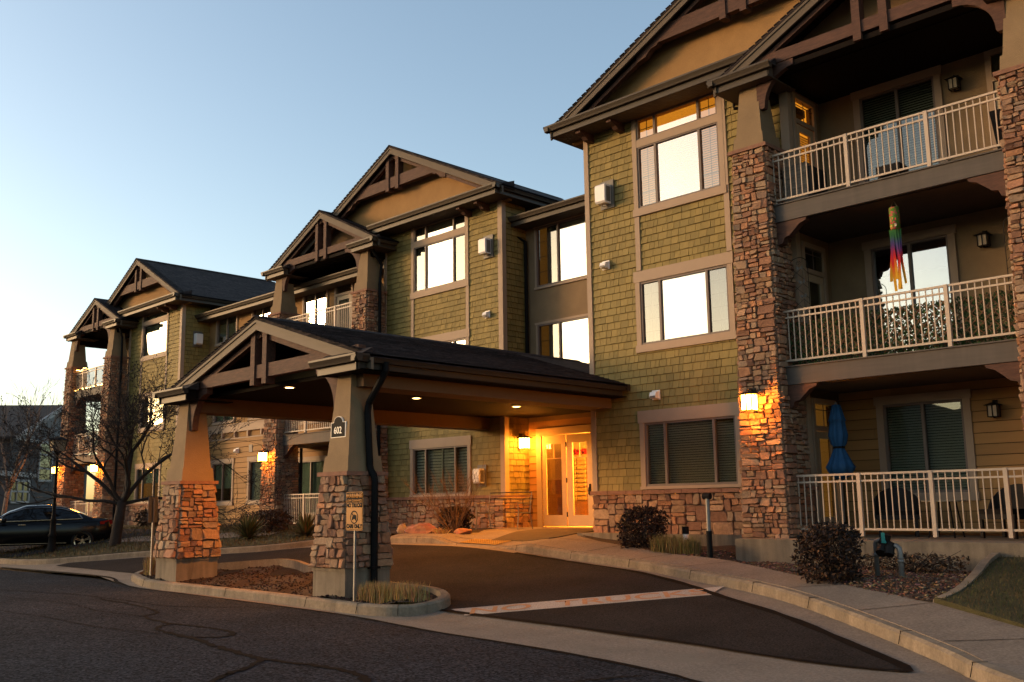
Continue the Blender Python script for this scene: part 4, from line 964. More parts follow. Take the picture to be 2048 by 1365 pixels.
# joint lines in the kerb
for i in range(6, len(kbd)-2, 11):
    (x, y), (x2, y2) = kbd[i], kbd[i+1]; l = math.hypot(x2-x, y2-y); nx, ny = -(y2-y)/l, (x2-x)/l
    m = MB(); z = ramp(x, y); m.beam((x-nx*.004, y-ny*.004, z-.13), (x+nx*.03, y+ny*.03, z+.003), .005, .006); m.beam((x+nx*.02, y+ny*.02, z+.001), (x+nx*.16, y+ny*.16, z+.003), .005, .006); m.build('kerb_joint', M['tar'], kind='structure')
# pavement behind the kerb: landing at the doors and the path to the right
def back(p, q, w): 
    l = math.hypot(q[0]-p[0], q[1]-p[1]); return (p[0]-(q[1]-p[1])/l*w, p[1]+(q[0]-p[0])/l*w)
kin = [back(kbd[i], kbd[i+1], .155) for i in range(len(kbd)-1)]
kin = [p for p in kin if p[0] > -19.1]
wb = [(5.5, 5.4), (2, 6.9), (-.5, 8.35), (-2.2, 9.75), (-3.62, 10.95), (-4.89, 11.9), (-7.19, 13.1), (-9.15, 14.22), (-9.6, 14.4), (-11.71, 15.1), (-13.1, 15.6), (-14.2, 16.25), (-14.2, 19.75), (-18.98, 19.75), (-18.9, 18.7), (-18.2, 17.2), (-17.3, 16.2), (-17.6, 15.75), (-18.4, 15.45), (-19.1, 15.3)]
drape('pavement', kin+wb, lambda x, y: ramp(x, y)-.002 if y < 15.2 else W_(x, y)-.002 if y > 16.4 else (ramp(x, y)*(16.4-y)+W_(x, y)*(y-15.2))/1.2-.002, M['walk'], step=.3, skirt=.4)
for (p, q) in (((-17.2, 15.35), (-13.2, 15.5)), ((-16.0, 14.8), (-15.7, 19.6)), ((-12.4, 14.4), (-12.2, 15.3)), ((-9.6, 13.5), (-9.0, 14.15)), ((-7.0, 12.3), (-6.4, 12.7)), ((-5.5, 11.2), (-4.9, 11.85)), ((-4.1, 10.1), (-3.2, 10.6)), ((-10.9, 14.1), (-10.6, 14.7))):
    n = 14; strip('pavement_joint', [(p[0]+(q[0]-p[0])*i/n, p[1]+(q[1]-p[1])*i/n) for i in range(n+1)], .016, lambda x, y: (ramp(x, y) if y < 15.2 else W_(x, y) if y > 16.4 else (ramp(x, y)*(16.4-y)+W_(x, y)*(y-15.2))/1.2)+.004, M['tar'])
# tactile strip at the ramp
m = MB(); M['tactile'] = mat('yellow_tactile_paving', (.42, .27, .06), .8, var=.1)
m.v = []; 
for i in range(13):
    for j in range(5):
        x, y = -16.6+1.3*i/12, 14.86-.05*(i-6)/6+.5*j/4; z = ramp(x, y) if y < 15.2 else (ramp(x, y)*(16.4-y)+W_(x, y)*(y-15.2))/1.2
        m.v.append((x, y, z+.008))
for i in range(12):
    for j in range(4): m.f.append((i*5+j, (i+1)*5+j, (i+1)*5+j+1, i*5+j+1)); m.c.append(None); m.m.append(0)
for i in range(22):
    for j in range(8):
        x, y = -16.57+1.24*i/21, 14.89+.4*j/7; z = ramp(x, y) if y < 15.2 else (ramp(x, y)*(16.4-y)+W_(x, y)*(y-15.2))/1.2
        m.lathe([(.013, .006), (.009, .014)], (x, y, z+.003), 6)
m.build('tactile_paving', M['tactile'], kind='structure')

# island under the canopy
isl = cr([(-21.9, 9.85), (-20.2, 9.47), (-17.6, 9.4), (-15.6, 9.36), (-13.4, 9.2), (-12.5, 9.14), (-11.9, 9.25), (-11.55, 9.62), (-11.5, 10.05), (-11.8, 10.45), (-12.45, 10.75), (-13.66, 10.85), (-15.3, 11.15), (-17.2, 11.6), (-18.3, 11.95), (-19.2, 12.0), (-20.2, 11.5), (-21.2, 10.95), (-21.95, 10.5), (-22.15, 10.15), (-21.9, 9.85)], 6)
kerb('island_kerb', isl, lambda x, y: G(x, y)+.15, .17, .42)
inner = []
for i in range(0, len(isl)-1): inner.append(back(isl[i], isl[i+1], .165))
rs = random.Random(4)
nz = lambda x, y: .035*math.sin(x*3.1+y*2)+.03*math.sin(x*1.3-y*4.1)+.02*math.sin(x*7+y*5)
def dsoil(x, y): return -1.47+(G(x, y)+1.6)*.55+nz(x, y)*.8
drape('island_soil', inner, dsoil, M['soil'], step=.16)
for i in (5, 14, 22, 30, 38, 58, 66, 74, 86, 94):
    (x, y), (x2, y2) = isl[i], isl[i+1]; l = math.hypot(x2-x, y2-y); nx, ny = -(y2-y)/l, (x2-x)/l; z = G(x, y)+.15
    m = MB(); m.beam((x-nx*.004, y-ny*.004, z-.14), (x+nx*.03, y+ny*.03, z+.003), .006, .006); m.beam((x+nx*.02, y+ny*.02, z+.001), (x+nx*.17, y+ny*.17, z+.003), .006, .006); m.build('kerb_joint', M['tar'], kind='structure')

# planting beds, lawns
edge = cr([(-5.45, 15.3), (-5.35, 14.6), (-5.15, 13.7), (-5.0, 12.9), (-4.93, 12.35), (-4.93, 11.9)], 6)
bed = [(-14.25, 16.35), (-13.1, 15.58), (-11.71, 15.06), (-9.6, 14.36), (-9.15, 14.18), (-7.19, 13.06), (-4.95, 11.88)]+edge[::-1]+[(-5.5, 15.5), (-9.7, 15.5), (-9.7, 16.8), (-14.25, 16.8)]
bz = lambda x, y: W_(x, y)-.01+nz(x, y)*.4-.2*smooth(-10.2, -9.6, x)*smooth(13.2, 15.2, y)
drape('planting_bed', bed, bz, M['soil'], step=.2)
kerb('bed_edging', edge, lambda x, y: W_(x, y)+.06, .16, .2)
lawnR = [(e[0]+.14, e[1]+.0) for e in edge]+[(-4.89, 11.88), (-3.62, 10.93), (-2.2, 9.72), (-.5, 8.32), (2, 6.9), (6, 6), (6, 15.4), (-5.4, 15.4)]
lz = lambda x, y: W_(x, y)+.03+.03*math.sin(x*.9)*math.sin(y*.7)
lawn_r = drape('lawn', lawnR, lz, M['turf'], step=.4, skirt=.5)
bedL = [(-19.1, 15.3), (-18.4, 15.5), (-17.6, 15.8), (-17.3, 16.25), (-18.2, 17.25), (-18.9, 18.7), (-24.2, 18.7), (-24.2, 15.6), (-21, 14.6), (-19.9, 14.95)]
drape('planting_bed', bedL, bz, M['soil'], step=.25)
klb = [back(kl[i], kl[i+1], .15) for i in range(len(kl)-1)]
lawnL = [p for p in klb if p[0] > -58]+[(-21.1, 14.4), (-24.3, 15.7), (-24.3, 18.7), (-36.8, 19.4), (-58, 19.4)]
lzl = lambda x, y: W_(x, y)+.0+.05*smooth(0, 1, (y-10.4)/1.2)*0
drape('lawn', lawnL, lambda x, y: W_(x, y)-.004, M['turf'], step=.6)
drape('footpath', cr([(-36, 12.6), (-31, 12.95), (-27, 13.6), (-24, 14.6)], 5)+cr([(-24.4, 15.7), (-27.4, 14.6), (-31, 13.95), (-36, 13.6)], 5), lambda x, y: W_(x, y)+.012, M['walk'], step=.3)
drape('parking_pad', [(-33.4, 9.0+1.35), (-31.0, 10.5), (-30.75, 12.8), (-30.6, 15.2), (-36, 15.2), (-36.5, 10.45)], lambda x, y: W_(x, y)-.0+.018, M['asphalt'], step=.3)

# grass blades (nobody could count them)
def blades(name, spots, m, parent=None):
    mb = MB(); rg = random.Random(len(spots))
    for (x, y, z, h, w, lean, col) in spots:
        a = rg.uniform(0, 6.28); dx, dy = math.cos(a)*w, math.sin(a)*w; lx, ly = rg.uniform(-lean, lean), rg.uniform(-lean, lean)
        mb.add([(x-dx, y-dy, z), (x+dx, y+dy, z), (x+lx*.4+dx*.6, y+ly*.4+dy*.6, z+h*.6), (x+lx, y+ly, z+h), (x+lx*.4-dx*.6, y+ly*.4-dy*.6, z+h*.6)], [(0, 1, 2, 3, 4)], col)
    return mb.build(name, m, parent)
def inpoly(x, y, P):
    c = False; j = len(P)-1
    for i in range(len(P)):
        if (P[i][1] > y) != (P[j][1] > y) and x < (P[j][0]-P[i][0])*(y-P[i][1])/(P[j][1]-P[i][1])+P[i][0]: c = not c
        j = i
    return c
rg = random.Random(3)
GC = [(.075, .075, .02), (.10, .085, .028), (.13, .10, .04), (.06, .07, .018), (.05, .055, .015)]
sp = []
while len(sp) < 17000:
    x, y = rg.uniform(-5.4, -.5), rg.uniform(8.5, 15.3)
    if inpoly(x, y, lawnR): sp.append((x, y, lz(x, y)-.01, rg.uniform(.025, .06), .004, .03, tuple(c*rg.uniform(.7, 1.2) for c in rg.choice(GC))))
tag(blades('grass', sp, M['blade']), 'short dormant lawn grass in front of the right patio ledge', 'grass', None, 'stuff')
sp = []; GL = [(.10, .085, .03), (.14, .11, .045), (.17, .13, .06), (.08, .075, .025)]
while len(sp) < 12000:
    x, y = rg.uniform(-36, -20.8), rg.uniform(10.4, 18)
    if inpoly(x, y, lawnL): sp.append((x, y, W_(x, y)-.01, rg.uniform(.05, .11), .009, .05, tuple(c*rg.uniform(.7, 1.2) for c in rg.choice(GL))))
tag(blades('grass', sp, M['blade']), 'short brown lawn grass on the verge by the parked car', 'grass', None, 'stuff')
# bark chips and pebbles over the bed
mb = MB(); MC = [(.13, .07, .045), (.2, .12, .08), (.08, .045, .03), (.28, .2, .15), (.1, .06, .045)]
k = 0
while k < 5200:
    x, y = rg.uniform(-12.5, -4.9), rg.uniform(11.9, 15.6)
    if not inpoly(x, y, bed): continue
    k += 1; z = bz(x, y); s = rg.uniform(.008, .03); a = Vector((rg.uniform(-1, 1), rg.uniform(-1, 1), rg.uniform(-.3, .3))).normalized()
    mb.beam(Vector((x, y, z+.006))-a*s, Vector((x, y, z+.006))+a*s, s*rg.uniform(.6, 1.2), s*.5, (0, 0, 1), tuple(c*rg.uniform(.7, 1.3) for c in rg.choice(MC)))
M['chip'] = mat('bark_chips', (.1, .06, .04), .9, tint=True, var=.15)
tag(mb.build('mulch', M['chip']), 'bark chips and pebbles strewn over the planting bed', 'mulch', None, 'stuff')
mb = MB(); k = 0
while k < 1800:
    x, y = rg.uniform(-21.8, -11.6), rg.uniform(9.3, 11.9)
    if not inpoly(x, y, inner): continue
    k += 1; z = dsoil(x, y); s = rg.uniform(.008, .028); mb.blob((x, y, z+s*.3), s, s, s*.7, k, 5, 4, .2, tuple(c*rg.uniform(.22, .42) for c in rg.choice(MC[:3])))
tag(mb.build('soil_clods', M['chip']), 'loose soil clods on the bare earth under the canopy', 'soil', None, 'stuff')

# painted warning on the driveway
def text_mesh(body, size, bold=.0, align='CENTER'):
    cu = bpy.data.curves.new('txt', 'FONT'); cu.body = body; cu.size = size; cu.align_x = align; cu.offset = bold; cu.resolution_u = 3
    o = bpy.data.objects.new('txt', cu); COL.objects.link(o); dg = bpy.context.evaluated_depsgraph_get()
    me = bpy.data.meshes.new_from_object(o.evaluated_get(dg)); bpy.data.objects.remove(o); bpy.data.curves.remove(cu); return me
M['paint_w'] = mat('worn_white_road_paint', (.5, .48, .46), .8, var=.1, scale=5, fine=.25, fscale=60, spots=(70, .56, (.1, .09, .085)))
M['paint_o'] = mat('worn_orange_road_paint', (.55, .28, .14), .8, var=.1, scale=5, fine=.2, fscale=60, spots=(70, .6, (.3, .22, .17)))
A0, A1 = Vector((-10.95, 10.02, 0)), Vector((-8.33, 12.42, 0)); du = (A1-A0); Lm = du.length; du.normalize(); dn = Vector((-du.y, du.x, 0))
mk = MB(); hw = .30; nn = 40
for i in range(nn+1):
    s = -.12+(Lm+.2)*i/nn
    for j in range(5):
        q = A0+du*(s+(.16 if i == 0 else -.16 if i == nn else 0)*(j-2)/-2)+dn*(hw*(j-2)/2); mk.v.append((q.x, q.y, G(q.x, q.y)+.0085))
for i in range(nn):
    for j in range(4): mk.f.append((i*5+j, (i+1)*5+j, (i+1)*5+j+1, i*5+j+1)); mk.c.append(None); mk.m.append(0)
mo = mk.build('painted_road_warning', M['paint_w']); tag(mo, 'white painted strip reading NO TRUCKS in orange on the driveway', 'road marking')
me = text_mesh('NO  TRUCKS', 1.0, .012); xs = [v.co.x for v in me.vertices]; ys = [v.co.y for v in me.vertices]
bm = bmesh.new(); bm.from_mesh(me); bmesh.ops.subdivide_edges(bm, edges=bm.edges[:], cuts=2)
for v in bm.verts:
    s = (v.co.x-min(xs))/(max(xs)-min(xs))*(Lm-.12)+.04; tt = ((v.co.y-min(ys))/(max(ys)-min(ys))-.5)*.44
    q = A0+du*s+dn*tt; v.co = (q.x, q.y, G(q.x, q.y)+.0125)
bm.to_mesh(me); bm.free(); me.materials.append(M['paint_o'])
lo = bpy.data.objects.new('lettering', me); COL.objects.link(lo); attach(lo, mo)
# ------------------------------------------------------------------ fixtures on the walls
def big_fixture(label):
    t = thing('wall_fixture', label, 'wall fixture', (0, 0, 0), 'white box fixtures on the shingle walls')
    p = MB(); p.box(-.16, .22, -.035, 0, -.33, .32); p.build('backplate', M['grey'], t)
    b = MB(); s = [(-.035, -.24), (-.22, -.24), (-.26, -.2), (-.26, .16), (-.22, .2), (-.035, .2)]; b.prism(s, -.14, .14, 'x'); b.build('housing', M['white'], t)
    f = MB(); f.box(.141, .15, -.2, -.06, -.2, .15); f.tube([(-.05, -.1, -.24), (-.05, -.12, -.28), (.08, -.12, -.28)], .02, 6); f.build('grille', M['grey'], t)
    return t
F = big_fixture('white box fixture high on the right tower, left of its top window'); F.location = (-13.6, YA-.03, 6.92)
copy_thing(F, (-19.5, YB-.03, 7.22), 0, 'white box fixture high on the middle tower, right of its top window')
copy_thing(F, (-19.85, YB-.03, .8), 0, 'white box fixture low on the wall above the stone ledge near the entrance', .9)
copy_thing(F, (-36.86, 18.88, 6.83), rad(90), 'white box fixture on the shaded flank of the far left tower')
def vent(label):
    t = thing('vent_hood', label, 'vent hood', (0, 0, 0), 'small white vent hoods')
    p = MB(); p.box(-.1, .1, -.02, 0, -.1, .1); p.build('flange', M['white'], t)
    b = MB(); s = [(0, .08), (-.1, .05), (-.13, -.02), (-.1, -.08), (0, -.08)]; b.prism([(y-.02, z) for y, z in s], -.08, .08, 'x'); b.build('hood', M['white'], t)
    g = MB(); g.box(-.06, .06, -.152, -.125, -.07, -.03); g.build('flap', M['grey'], t)
    return t
V = vent('small white vent hood between the two upper windows of the right tower'); V.location = (-13.68, YA-.03, 5.29)
copy_thing(V, (-12.43, YA-.03, 2.24), 0, 'small white vent hood above the ground floor window right of the canopy')
copy_thing(V, (-19.55, YB-.03, 5.27), 0, 'small white vent hood on the middle tower just above the canopy roof')
copy_thing(V, (-34.3, YLC-.02, 2.2), 0, 'small white vent hood on the tan lap siding beside a lit pillar')
t = tag(MB(), None) if False else None
m = MB(); m.box(-33.45, -33.2, YLC-.035, YLC-.015, 2.1, 2.38)
for i in range(6): m.box(-33.43, -33.22, YLC-.045, YLC-.035, 2.13+i*.04, 2.15+i*.04)
o = m.build('wall_vent', M['sash']); tag(o, 'small square louvred vent on the tan lap siding', 'vent')

# house number plaque
P = thing('number_plaque', 'black arched house number plaque reading 602 on the front canopy pillar', 'plaque', (-13.98, 9.72, 1.35))
y = 9.885
arch = lambda w, h, a: [(-w, 0), (w, 0), (w, h)]+[(w*.62*math.cos(q)+0, h+a*math.sin(q)) for q in [math.pi*i/8 for i in range(9)]]+[(-w, h)]
def arched(k, y0, y1): return [(-14.04+px, 1.17+k+pz) for px, pz in arch(.215-k, .27-k*1.4, .1)], y0, y1
s, a, b = arched(0, y-.03, y+.035); m = MB(); m.prism(s, a, b, 'y'); fr = m.build('plaque_frame', M['white'], P)
s, a, b = arched(.018, y-.036, y-.028); m = MB(); m.prism(s, a, b, 'y'); m.build('plaque_face', M['black'], P)
def put_text(body, size, loc, rx, m, parent, bold=.0, sx=1.0, rz=0, name='lettering', th=.004):
    me = text_mesh(body, size, bold); bm = bmesh.new(); bm.from_mesh(me)
    r = bmesh.ops.extrude_face_region(bm, geom=bm.faces[:])
    for v in r['geom']:
        if isinstance(v, bmesh.types.BMVert): v.co.z += th
    T = Matrix.Translation(loc) @ Matrix.Rotation(rz, 4, 'Z') @ Matrix.Rotation(rx, 4, 'X') @ Matrix.Diagonal((sx, 1, 1, 1))
    bmesh.ops.transform(bm, matrix=T, verts=bm.verts); bm.to_mesh(me); bm.free(); me.materials.append(m)
    o = bpy.data.objects.new(name, me); COL.objects.link(o); attach(o, parent); return o
put_text('602', .17, (-14.04, y-.037, 1.245), rad(90), M['white'], P, 0, .9)

# low clearance sign
M['sign_y'] = mat('amber_sign_sheet', (.48, .21, .02), .55, var=.05)
sx, sy, sz = -13.04, 9.52, -.07
S = thing('warning_sign', 'amber and black warning sign reading NO TRUCKS CARS ONLY on a steel post', 'sign', (sx, sy, -1.42))
def pos(u, v, d=0): return (sx+u, sy-.03-d, sz+v)
w, h = .225, .305
def rrect(w, h, r):
    out = []
    for cx_, cz_, a0 in ((w-r, h-r, 0), (-w+r, h-r, 90), (-w+r, -h+r, 180), (w-r, -h+r, 270)):
        out += [(cx_+r*math.cos(rad(a0+q)), cz_+r*math.sin(rad(a0+q))) for q in (0, 30, 60, 90)]
    return out
def plate(w, h, r, d0, d1, oz=0): m = MB(); m.prism([(sx+a, sz+oz+b) for a, b in rrect(w, h, r)], sy-.03-d1, sy-.03-d0, 'y'); return m
plate(w, h, .03, 0, .003).build('sign_panel', M['sign_y'], S)
m = plate(w-.009, h-.009, .025, .003, .0042); m.build('sign_border', M['black'], S)
m = plate(w-.018, h-.018, .02, .0042, .0054); m.build('sign_face', M['sign_y'], S)
m = MB(); m.box(sx-w+.018, sx+w-.018, sy-.03-.0066, sy-.03-.0054, sz+.135, sz+h-.018); m.build('sign_header', M['black'], S)
put_text('WARNING', .088, pos(0, .215, .0066), rad(90), M['sign_y'], S, .006, 1.02, th=.001)
put_text('LOW CLEARANCE', .052, pos(0, .15, .0066), rad(90), M['sign_y'], S, .003, .93, th=.001)
put_text('NO TRUCKS', .085, pos(0, .065, .0054), rad(90), M['black'], S, .006, .88, th=.001)
put_text('CARS ONLY', .085, pos(0, -.265, .0054), rad(90), M['black'], S, .006, .88, th=.001)
m = MB(); R1, R2 = .105, .085; n = 28; cz = -.095
for i in range(n):
    a, b = 2*math.pi*i/n, 2*math.pi*(i+1)/n
    m.add([pos(R1*math.cos(a), cz+R1*math.sin(a), .0066), pos(R1*math.cos(b), cz+R1*math.sin(b), .0066), pos(R2*math.cos(b), cz+R2*math.sin(b), .0066), pos(R2*math.cos(a), cz+R2*math.sin(a), .0066)], [(0, 1, 2, 3)])
c45 = math.cos(rad(45))*.095
m.beam(pos(-c45, cz+c45, .0075), pos(c45, cz-c45, .0075), .018, .001, (0, 1, 0)); m.build('prohibition_ring', M['black'], S)
m = MB(); tr = [(-.06, -.03), (-.05, -.045), (-.03, -.045), (-.025, -.03), (.03, -.03), (.04, -.045), (.055, -.045), (.06, -.03), (.062, .03), (-.01, .045), (-.015, .02), (-.05, .01)]
m.prism([(sx+a, sz+cz+b) for a, b in tr], sy-.03-.0072, sy-.03-.0054, 'y'); m.build('truck_symbol', M['black'], S)
m = MB(); m.box(sx-.014, sx+.014, sy-.03, sy+.0, -1.55, sz+.28); m.box(sx-.022, sx-.014, sy-.014, sy-.005, -1.55, sz+.28); m.box(sx+.014, sx+.022, sy-.014, sy-.005, -1.55, sz+.28); m.build('sign_post', M['steel'], S)
# the back of the matching sign beside the far pillar
S2 = thing('traffic_sign', 'grey back of a small traffic sign beside the left canopy pillar', 'sign', (-21.35, 10.05, -1.42))
m = MB(); ang = rad(129); du2 = Vector((math.cos(ang), math.sin(ang), 0)); c0 = Vector((-21.35, 10.05, 0))
m.beam(c0-du2*.23+Vector((0, 0, 0)), c0+du2*.23+Vector((0, 0, 0)), .006, .56); m.build('sign_panel', M['steel'], S2)
m = MB(); q = c0+Vector((.03, .0, 0)); m.box(q.x-.02, q.x+.02, q.y-.02, q.y+.02, -1.5, .25); m.build('sign_post', M['steel'], S2)

# ------------------------------------------------------------------ balcony things
M['blue'] = mat('blue_umbrella_canvas', (.015, .09, .24), .8, var=.2, scale=8)
U = thing('patio_umbrella', 'closed blue patio umbrella tied with a dark strap on the ground floor patio', 'umbrella', (-8.45, 16.9, -.64))
ux, uy = -8.45, 16.9
wob = lambda w, t: 1+.13*math.sin(8*w+t*2)+.06*math.sin(5*w+3)
m = MB(); m.lathe([(.02, 1.72), (.07, 1.71), (.13, 1.47), (.15, 1.42), (.13, 1.41), (.14, 1.3), (.165, 1.15), (.13, 1.0), (.085, .94), (.085, .92), (.13, .82), (.2, .66), (.245, .58), (.22, .52), (.15, .42), (.07, .36)], (ux, uy, 0), 40, wob=wob); m.build('canopy', M['blue'], U, smooth=True)
m = MB(); m.lathe([(.1, .915), (.104, .925), (.104, .945), (.1, .955)], (ux, uy, 0), 20, wob=wob); m.build('strap', M['black'], U)
m = MB(); m.tube([(ux, uy, -.6), (ux, uy, 1.76)], .022, 8); m.build('pole', M['grey'], U)
m = MB(); m.lathe([(.24, -.66), (.24, -.6), (.06, -.56), (.04, -.4)], (ux, uy, 0), 18); m.build('base', M['dark'], U)

M['sock1'] = mat('green_windsock_print', (.12, .3, .04), .8, var=.3, scale=30, spots=(22, .53, (.55, .05, .08)))
WS = thing('windsock', 'rainbow windsock with floral top hanging under the top balcony', 'windsock', (-6.89, 16.42, 5.1))
wx, wy = -6.89, 16.42
m = MB(); m.tube([(wx, wy, 5.13), (wx-.06, wy, 5.0)], .005, 5); m.tube([(wx, wy, 5.13), (wx+.07, wy, 5.0)], .005, 5); m.build('hanger', M['grey'], WS)
m = MB(); m.lathe([(.082, 4.6), (.085, 4.8), (.085, 5.0)], (wx, wy, 0), 18)
m.build('windsock_tube', M['sock1'], WS, smooth=True)
m = MB(); fl = [(-.03, 4.86, .035, (.6, .03, .06)), (.03, 4.78, .03, (.65, .05, .1)), (-.02, 4.72, .03, (.6, .03, .06)), (.03, 4.67, .032, (.75, .72, .68)), (-.035, 4.66, .028, (.75, .6, .1)), (.0, 4.8, .012, (.8, .6, .05)), (.03, 4.67, .012, (.8, .45, .05))]
for i, (a, z, r_, c) in enumerate(fl):
    m.add([(wx+a+r_*math.cos(2*math.pi*k/10)*(1 if k % 2 else .75), wy-.083-.0012*i+abs(a)*.25, z+r_*math.sin(2*math.pi*k/10)*(1 if k % 2 else .75)) for k in range(10)], [tuple(range(10))], c)
M['print'] = mat('flower_print', (.5, .1, .1), .8, tint=True, var=.1); m.build('flower_print', M['print'], WS)
RB = [(.03, .16, .03), (.02, .14, .05), (.05, .06, .22), (.12, .03, .2), (.45, .01, .05), (.65, .015, .01), (.7, .18, .01), (.75, .38, .01), (.75, .42, .02)]
for k in range(6):
    m = MB(); a = -.07+.028*k; rg = random.Random(k); zb = 3.48+rg.uniform(0, .25); n = 26
    for i in range(n):
        f0, f1 = i/n, (i+1)/n; z0_, z1_ = 4.61+(zb-4.61)*f0, 4.61+(zb-4.61)*f1; wv = lambda f: .012*math.sin(f*5+k*1.7)+(.0 if k % 2 else -.01)+a*f*.35
        hw_ = .024; yy = wy-.055*math.cos(a*16)
        c = RB[min(int(f0*9), 8)]; c2 = RB[min(int(f0*9)+1, 8)]; q = f0*9-int(f0*9); c = tuple(c[j]*(1-q)+c2[j]*q for j in range(3))
        m.add([(wx+a+wv(f0)-hw_, yy+wv(f0), z0_), (wx+a+wv(f0)+hw_, yy+wv(f0)*.6, z0_), (wx+a+wv(f1)+hw_, yy+wv(f1)*.6, z1_), (wx+a+wv(f1)-hw_, yy+wv(f1), z1_)], [(0, 1, 2, 3)], c)
    m.build('tail', M['print'], WS)

L = thing('lattice_screen', 'expanding willow lattice with green ivy behind the middle balcony railing', 'lattice screen', (-6.9, 16.3, 2.45))
m = MB(); p = .17; x0, x1, z0, z1 = -9.0, -4.9, 2.47, 3.22
x = x0-(z1-z0)
while x < x1:
    for s, yy in ((1, 16.285), (-1, 16.297)):
        xa, xb = (x, x+(z1-z0)) if s > 0 else (x+(z1-z0), x); za, zb = z0, z1
        a = (xa, za); b = (xb, zb)
        def clip(a, b):
            (ax, az), (bx, bz) = a, b
            if max(ax, bx) < x0 or min(ax, bx) > x1: return None
            def at(X): t_ = (X-ax)/(bx-ax); return (X, az+(bz-az)*t_)
            pts = [a, b]
            pts = [at(x0) if q[0] < x0 else at(x1) if q[0] > x1 else q for q in pts]; return pts
        c = clip(a, b)
        if c and math.hypot(c[0][0]-c[1][0], c[0][1]-c[1][1]) > .05: m.beam((c[0][0], yy, c[0][1]), (c[1][0], yy, c[1][1]), .018, .008, (0, 1, 0))
    x += p
m.build('lattice', M['twig'], L)
m = MB(); rg = random.Random(8); IV = [(.03, .075, .015), (.045, .11, .02), (.02, .05, .012), (.06, .14, .03)]
for i in range(6500):
    x, z, y = rg.uniform(x0, x1), rg.uniform(z0-.03, z1+.02-rg.random()**3*.05), rg.uniform(16.31, 16.37); s = rg.uniform(.016, .034); a = Vector((rg.uniform(-1, 1), rg.uniform(-.5, .5), rg.uniform(-1, 1))).normalized(); b = a.cross(Vector((rg.uniform(-.4, .4), 1, rg.uniform(-.4, .4)))).normalized()
    q = Vector((x, y, z)); m.add([q-a*s, q+b*s*.7, q+a*s, q-b*s*.7], [(0, 1, 2, 3)], rg.choice(IV))
M['ivy'] = mat('ivy_leaf', (.03, .08, .02), .6, tint=True, var=.2); m.build('ivy', M['ivy'], L)

def trellis(label):
    t = thing('garden_trellis', label, 'trellis', (0, 0, 0), 'wire butterfly trellises on the middle balcony')
    m = MB(); arc = [(-.19, 0, -2), (-.19, 0, 0)]+[(-.19*math.cos(rad(a)), 0, .16*math.sin(rad(a))) for a in range(20, 180, 20)]+[(.19, 0, 0), (.19, 0, -2)]
    m.tube(arc, .007, 6); m.build('frame', M['dark'], t)
    m = MB(); rg = random.Random(5)
    for k in range(5):
        z = -.1-.3*k; m.tube([(-.19, 0, z-.2), (-.08, 0, z-.05), (.0, 0, z), (.08, 0, z+.05), (.19, 0, z-.06)], .004, 5); m.tube([(.19, 0, z-.25), (.05, 0, z-.12), (-.1, 0, z+.03), (-.19, 0, z-.02)], .004, 5)
    m.tube([(.05*math.cos(a*.6)*(1-a/20), 0, .05+.05*math.sin(a*.6)*(1-a/20)) for a in range(16)], .004, 5); m.build('scroll', M['dark'], t)
    for k in range(6):
        m = MB(); x, z = rg.uniform(-.14, .14), -.05-.27*k
        for s in (-1, 1): m.add([(x, -.012, z), (x+s*.06, -.02, z+.05), (x+s*.07, -.02, z), (x+s*.03, -.014, z-.04)], [(0, 1, 2, 3)]); m.add([(x, -.01, z), (x+s*.06, -.018, z+.05), (x+s*.07, -.018, z), (x+s*.03, -.012, z-.04)], [(3, 2, 1, 0)])
        m.build('butterfly', M['grey'], t)
    return t
T = trellis('dark wire trellis by the balcony door at the left of the ivy lattice'); T.location = (-8.84, 16.55, 4.34)
copy_thing(T, (-5.0, 16.55, 4.34), 0, 'dark wire trellis against the right stone pillar above the ivy lattice')

M['wicker'] = mat('black_wicker', (.012, .011, .011), .7, var=.2, scale=30)
M['cushion'] = mat('striped_grey_cushion', (.2, .19, .17), .9, var=.5, scale=5, stretch=(1, 1, 8))
def patio_chair(label, loc, rz, sc=1.0):
    t = thing('patio_chair', label, 'patio chair', (0, 0, 0), 'dark patio chairs on the ground floor patio')
    m = MB(); n = 12; pts = []; fs = []
    for i in range(n+1):
        a = math.pi*i/n; c, s = math.cos(a), math.sin(a); h = .42+.42*s**.6
        for (r_, z) in ((.36, .3), (.4, h), (.36, h+.02), (.33, .3)): pts.append((c*r_, s*r_*.85, z))
    for i in range(n):
        for j in range(4): fs.append((i*4+j, (i+1)*4+j, (i+1)*4+(j+1) % 4, i*4+(j+1) % 4))
    fs += [(0, 1, 2, 3), tuple(n*4+j for j in (3, 2, 1, 0))]
    m.add(pts, fs); m.build('backrest', M['wicker'], t)
    m = MB(); m.box(-.34, .34, -.3, .28, .3, .38); m.build('seat', M['wicker'], t)
    m = MB(); m.box(-.3, .3, -.3, .2, .38, .46); m.build('cushion', M['black'], t)
    for sx_ in (-1, 1):
        for sy_ in (-.26, .24): m = MB(); m.box(sx_*.3-.025, sx_*.3+.025, sy_-.025, sy_+.025, 0, .3); m.build('leg', M['wicker'], t)
    t.location = loc; t.rotation_euler = (0, 0, rz); t.scale = (sc,)*3; return t
C1 = patio_chair('dark round backed patio chair behind the middle of the ground floor railing', (-7.6, 17.2, -.66), rad(25), 1.0)
copy_thing(C1, (-5.75, 17.2, -.66), rad(-20), 'dark round backed patio chair behind the right end of the ground floor railing', 1.02)
tb = thing('patio_table', 'small black patio table with a glass top between the two patio chairs', 'table', (-6.75, 17.15, -.66))
m = MB(); m.lathe([(.36, -.06), (.36, -.04)], (-6.75, 17.15, 0), 24); m.build('table_top', M['unlit'], tb)
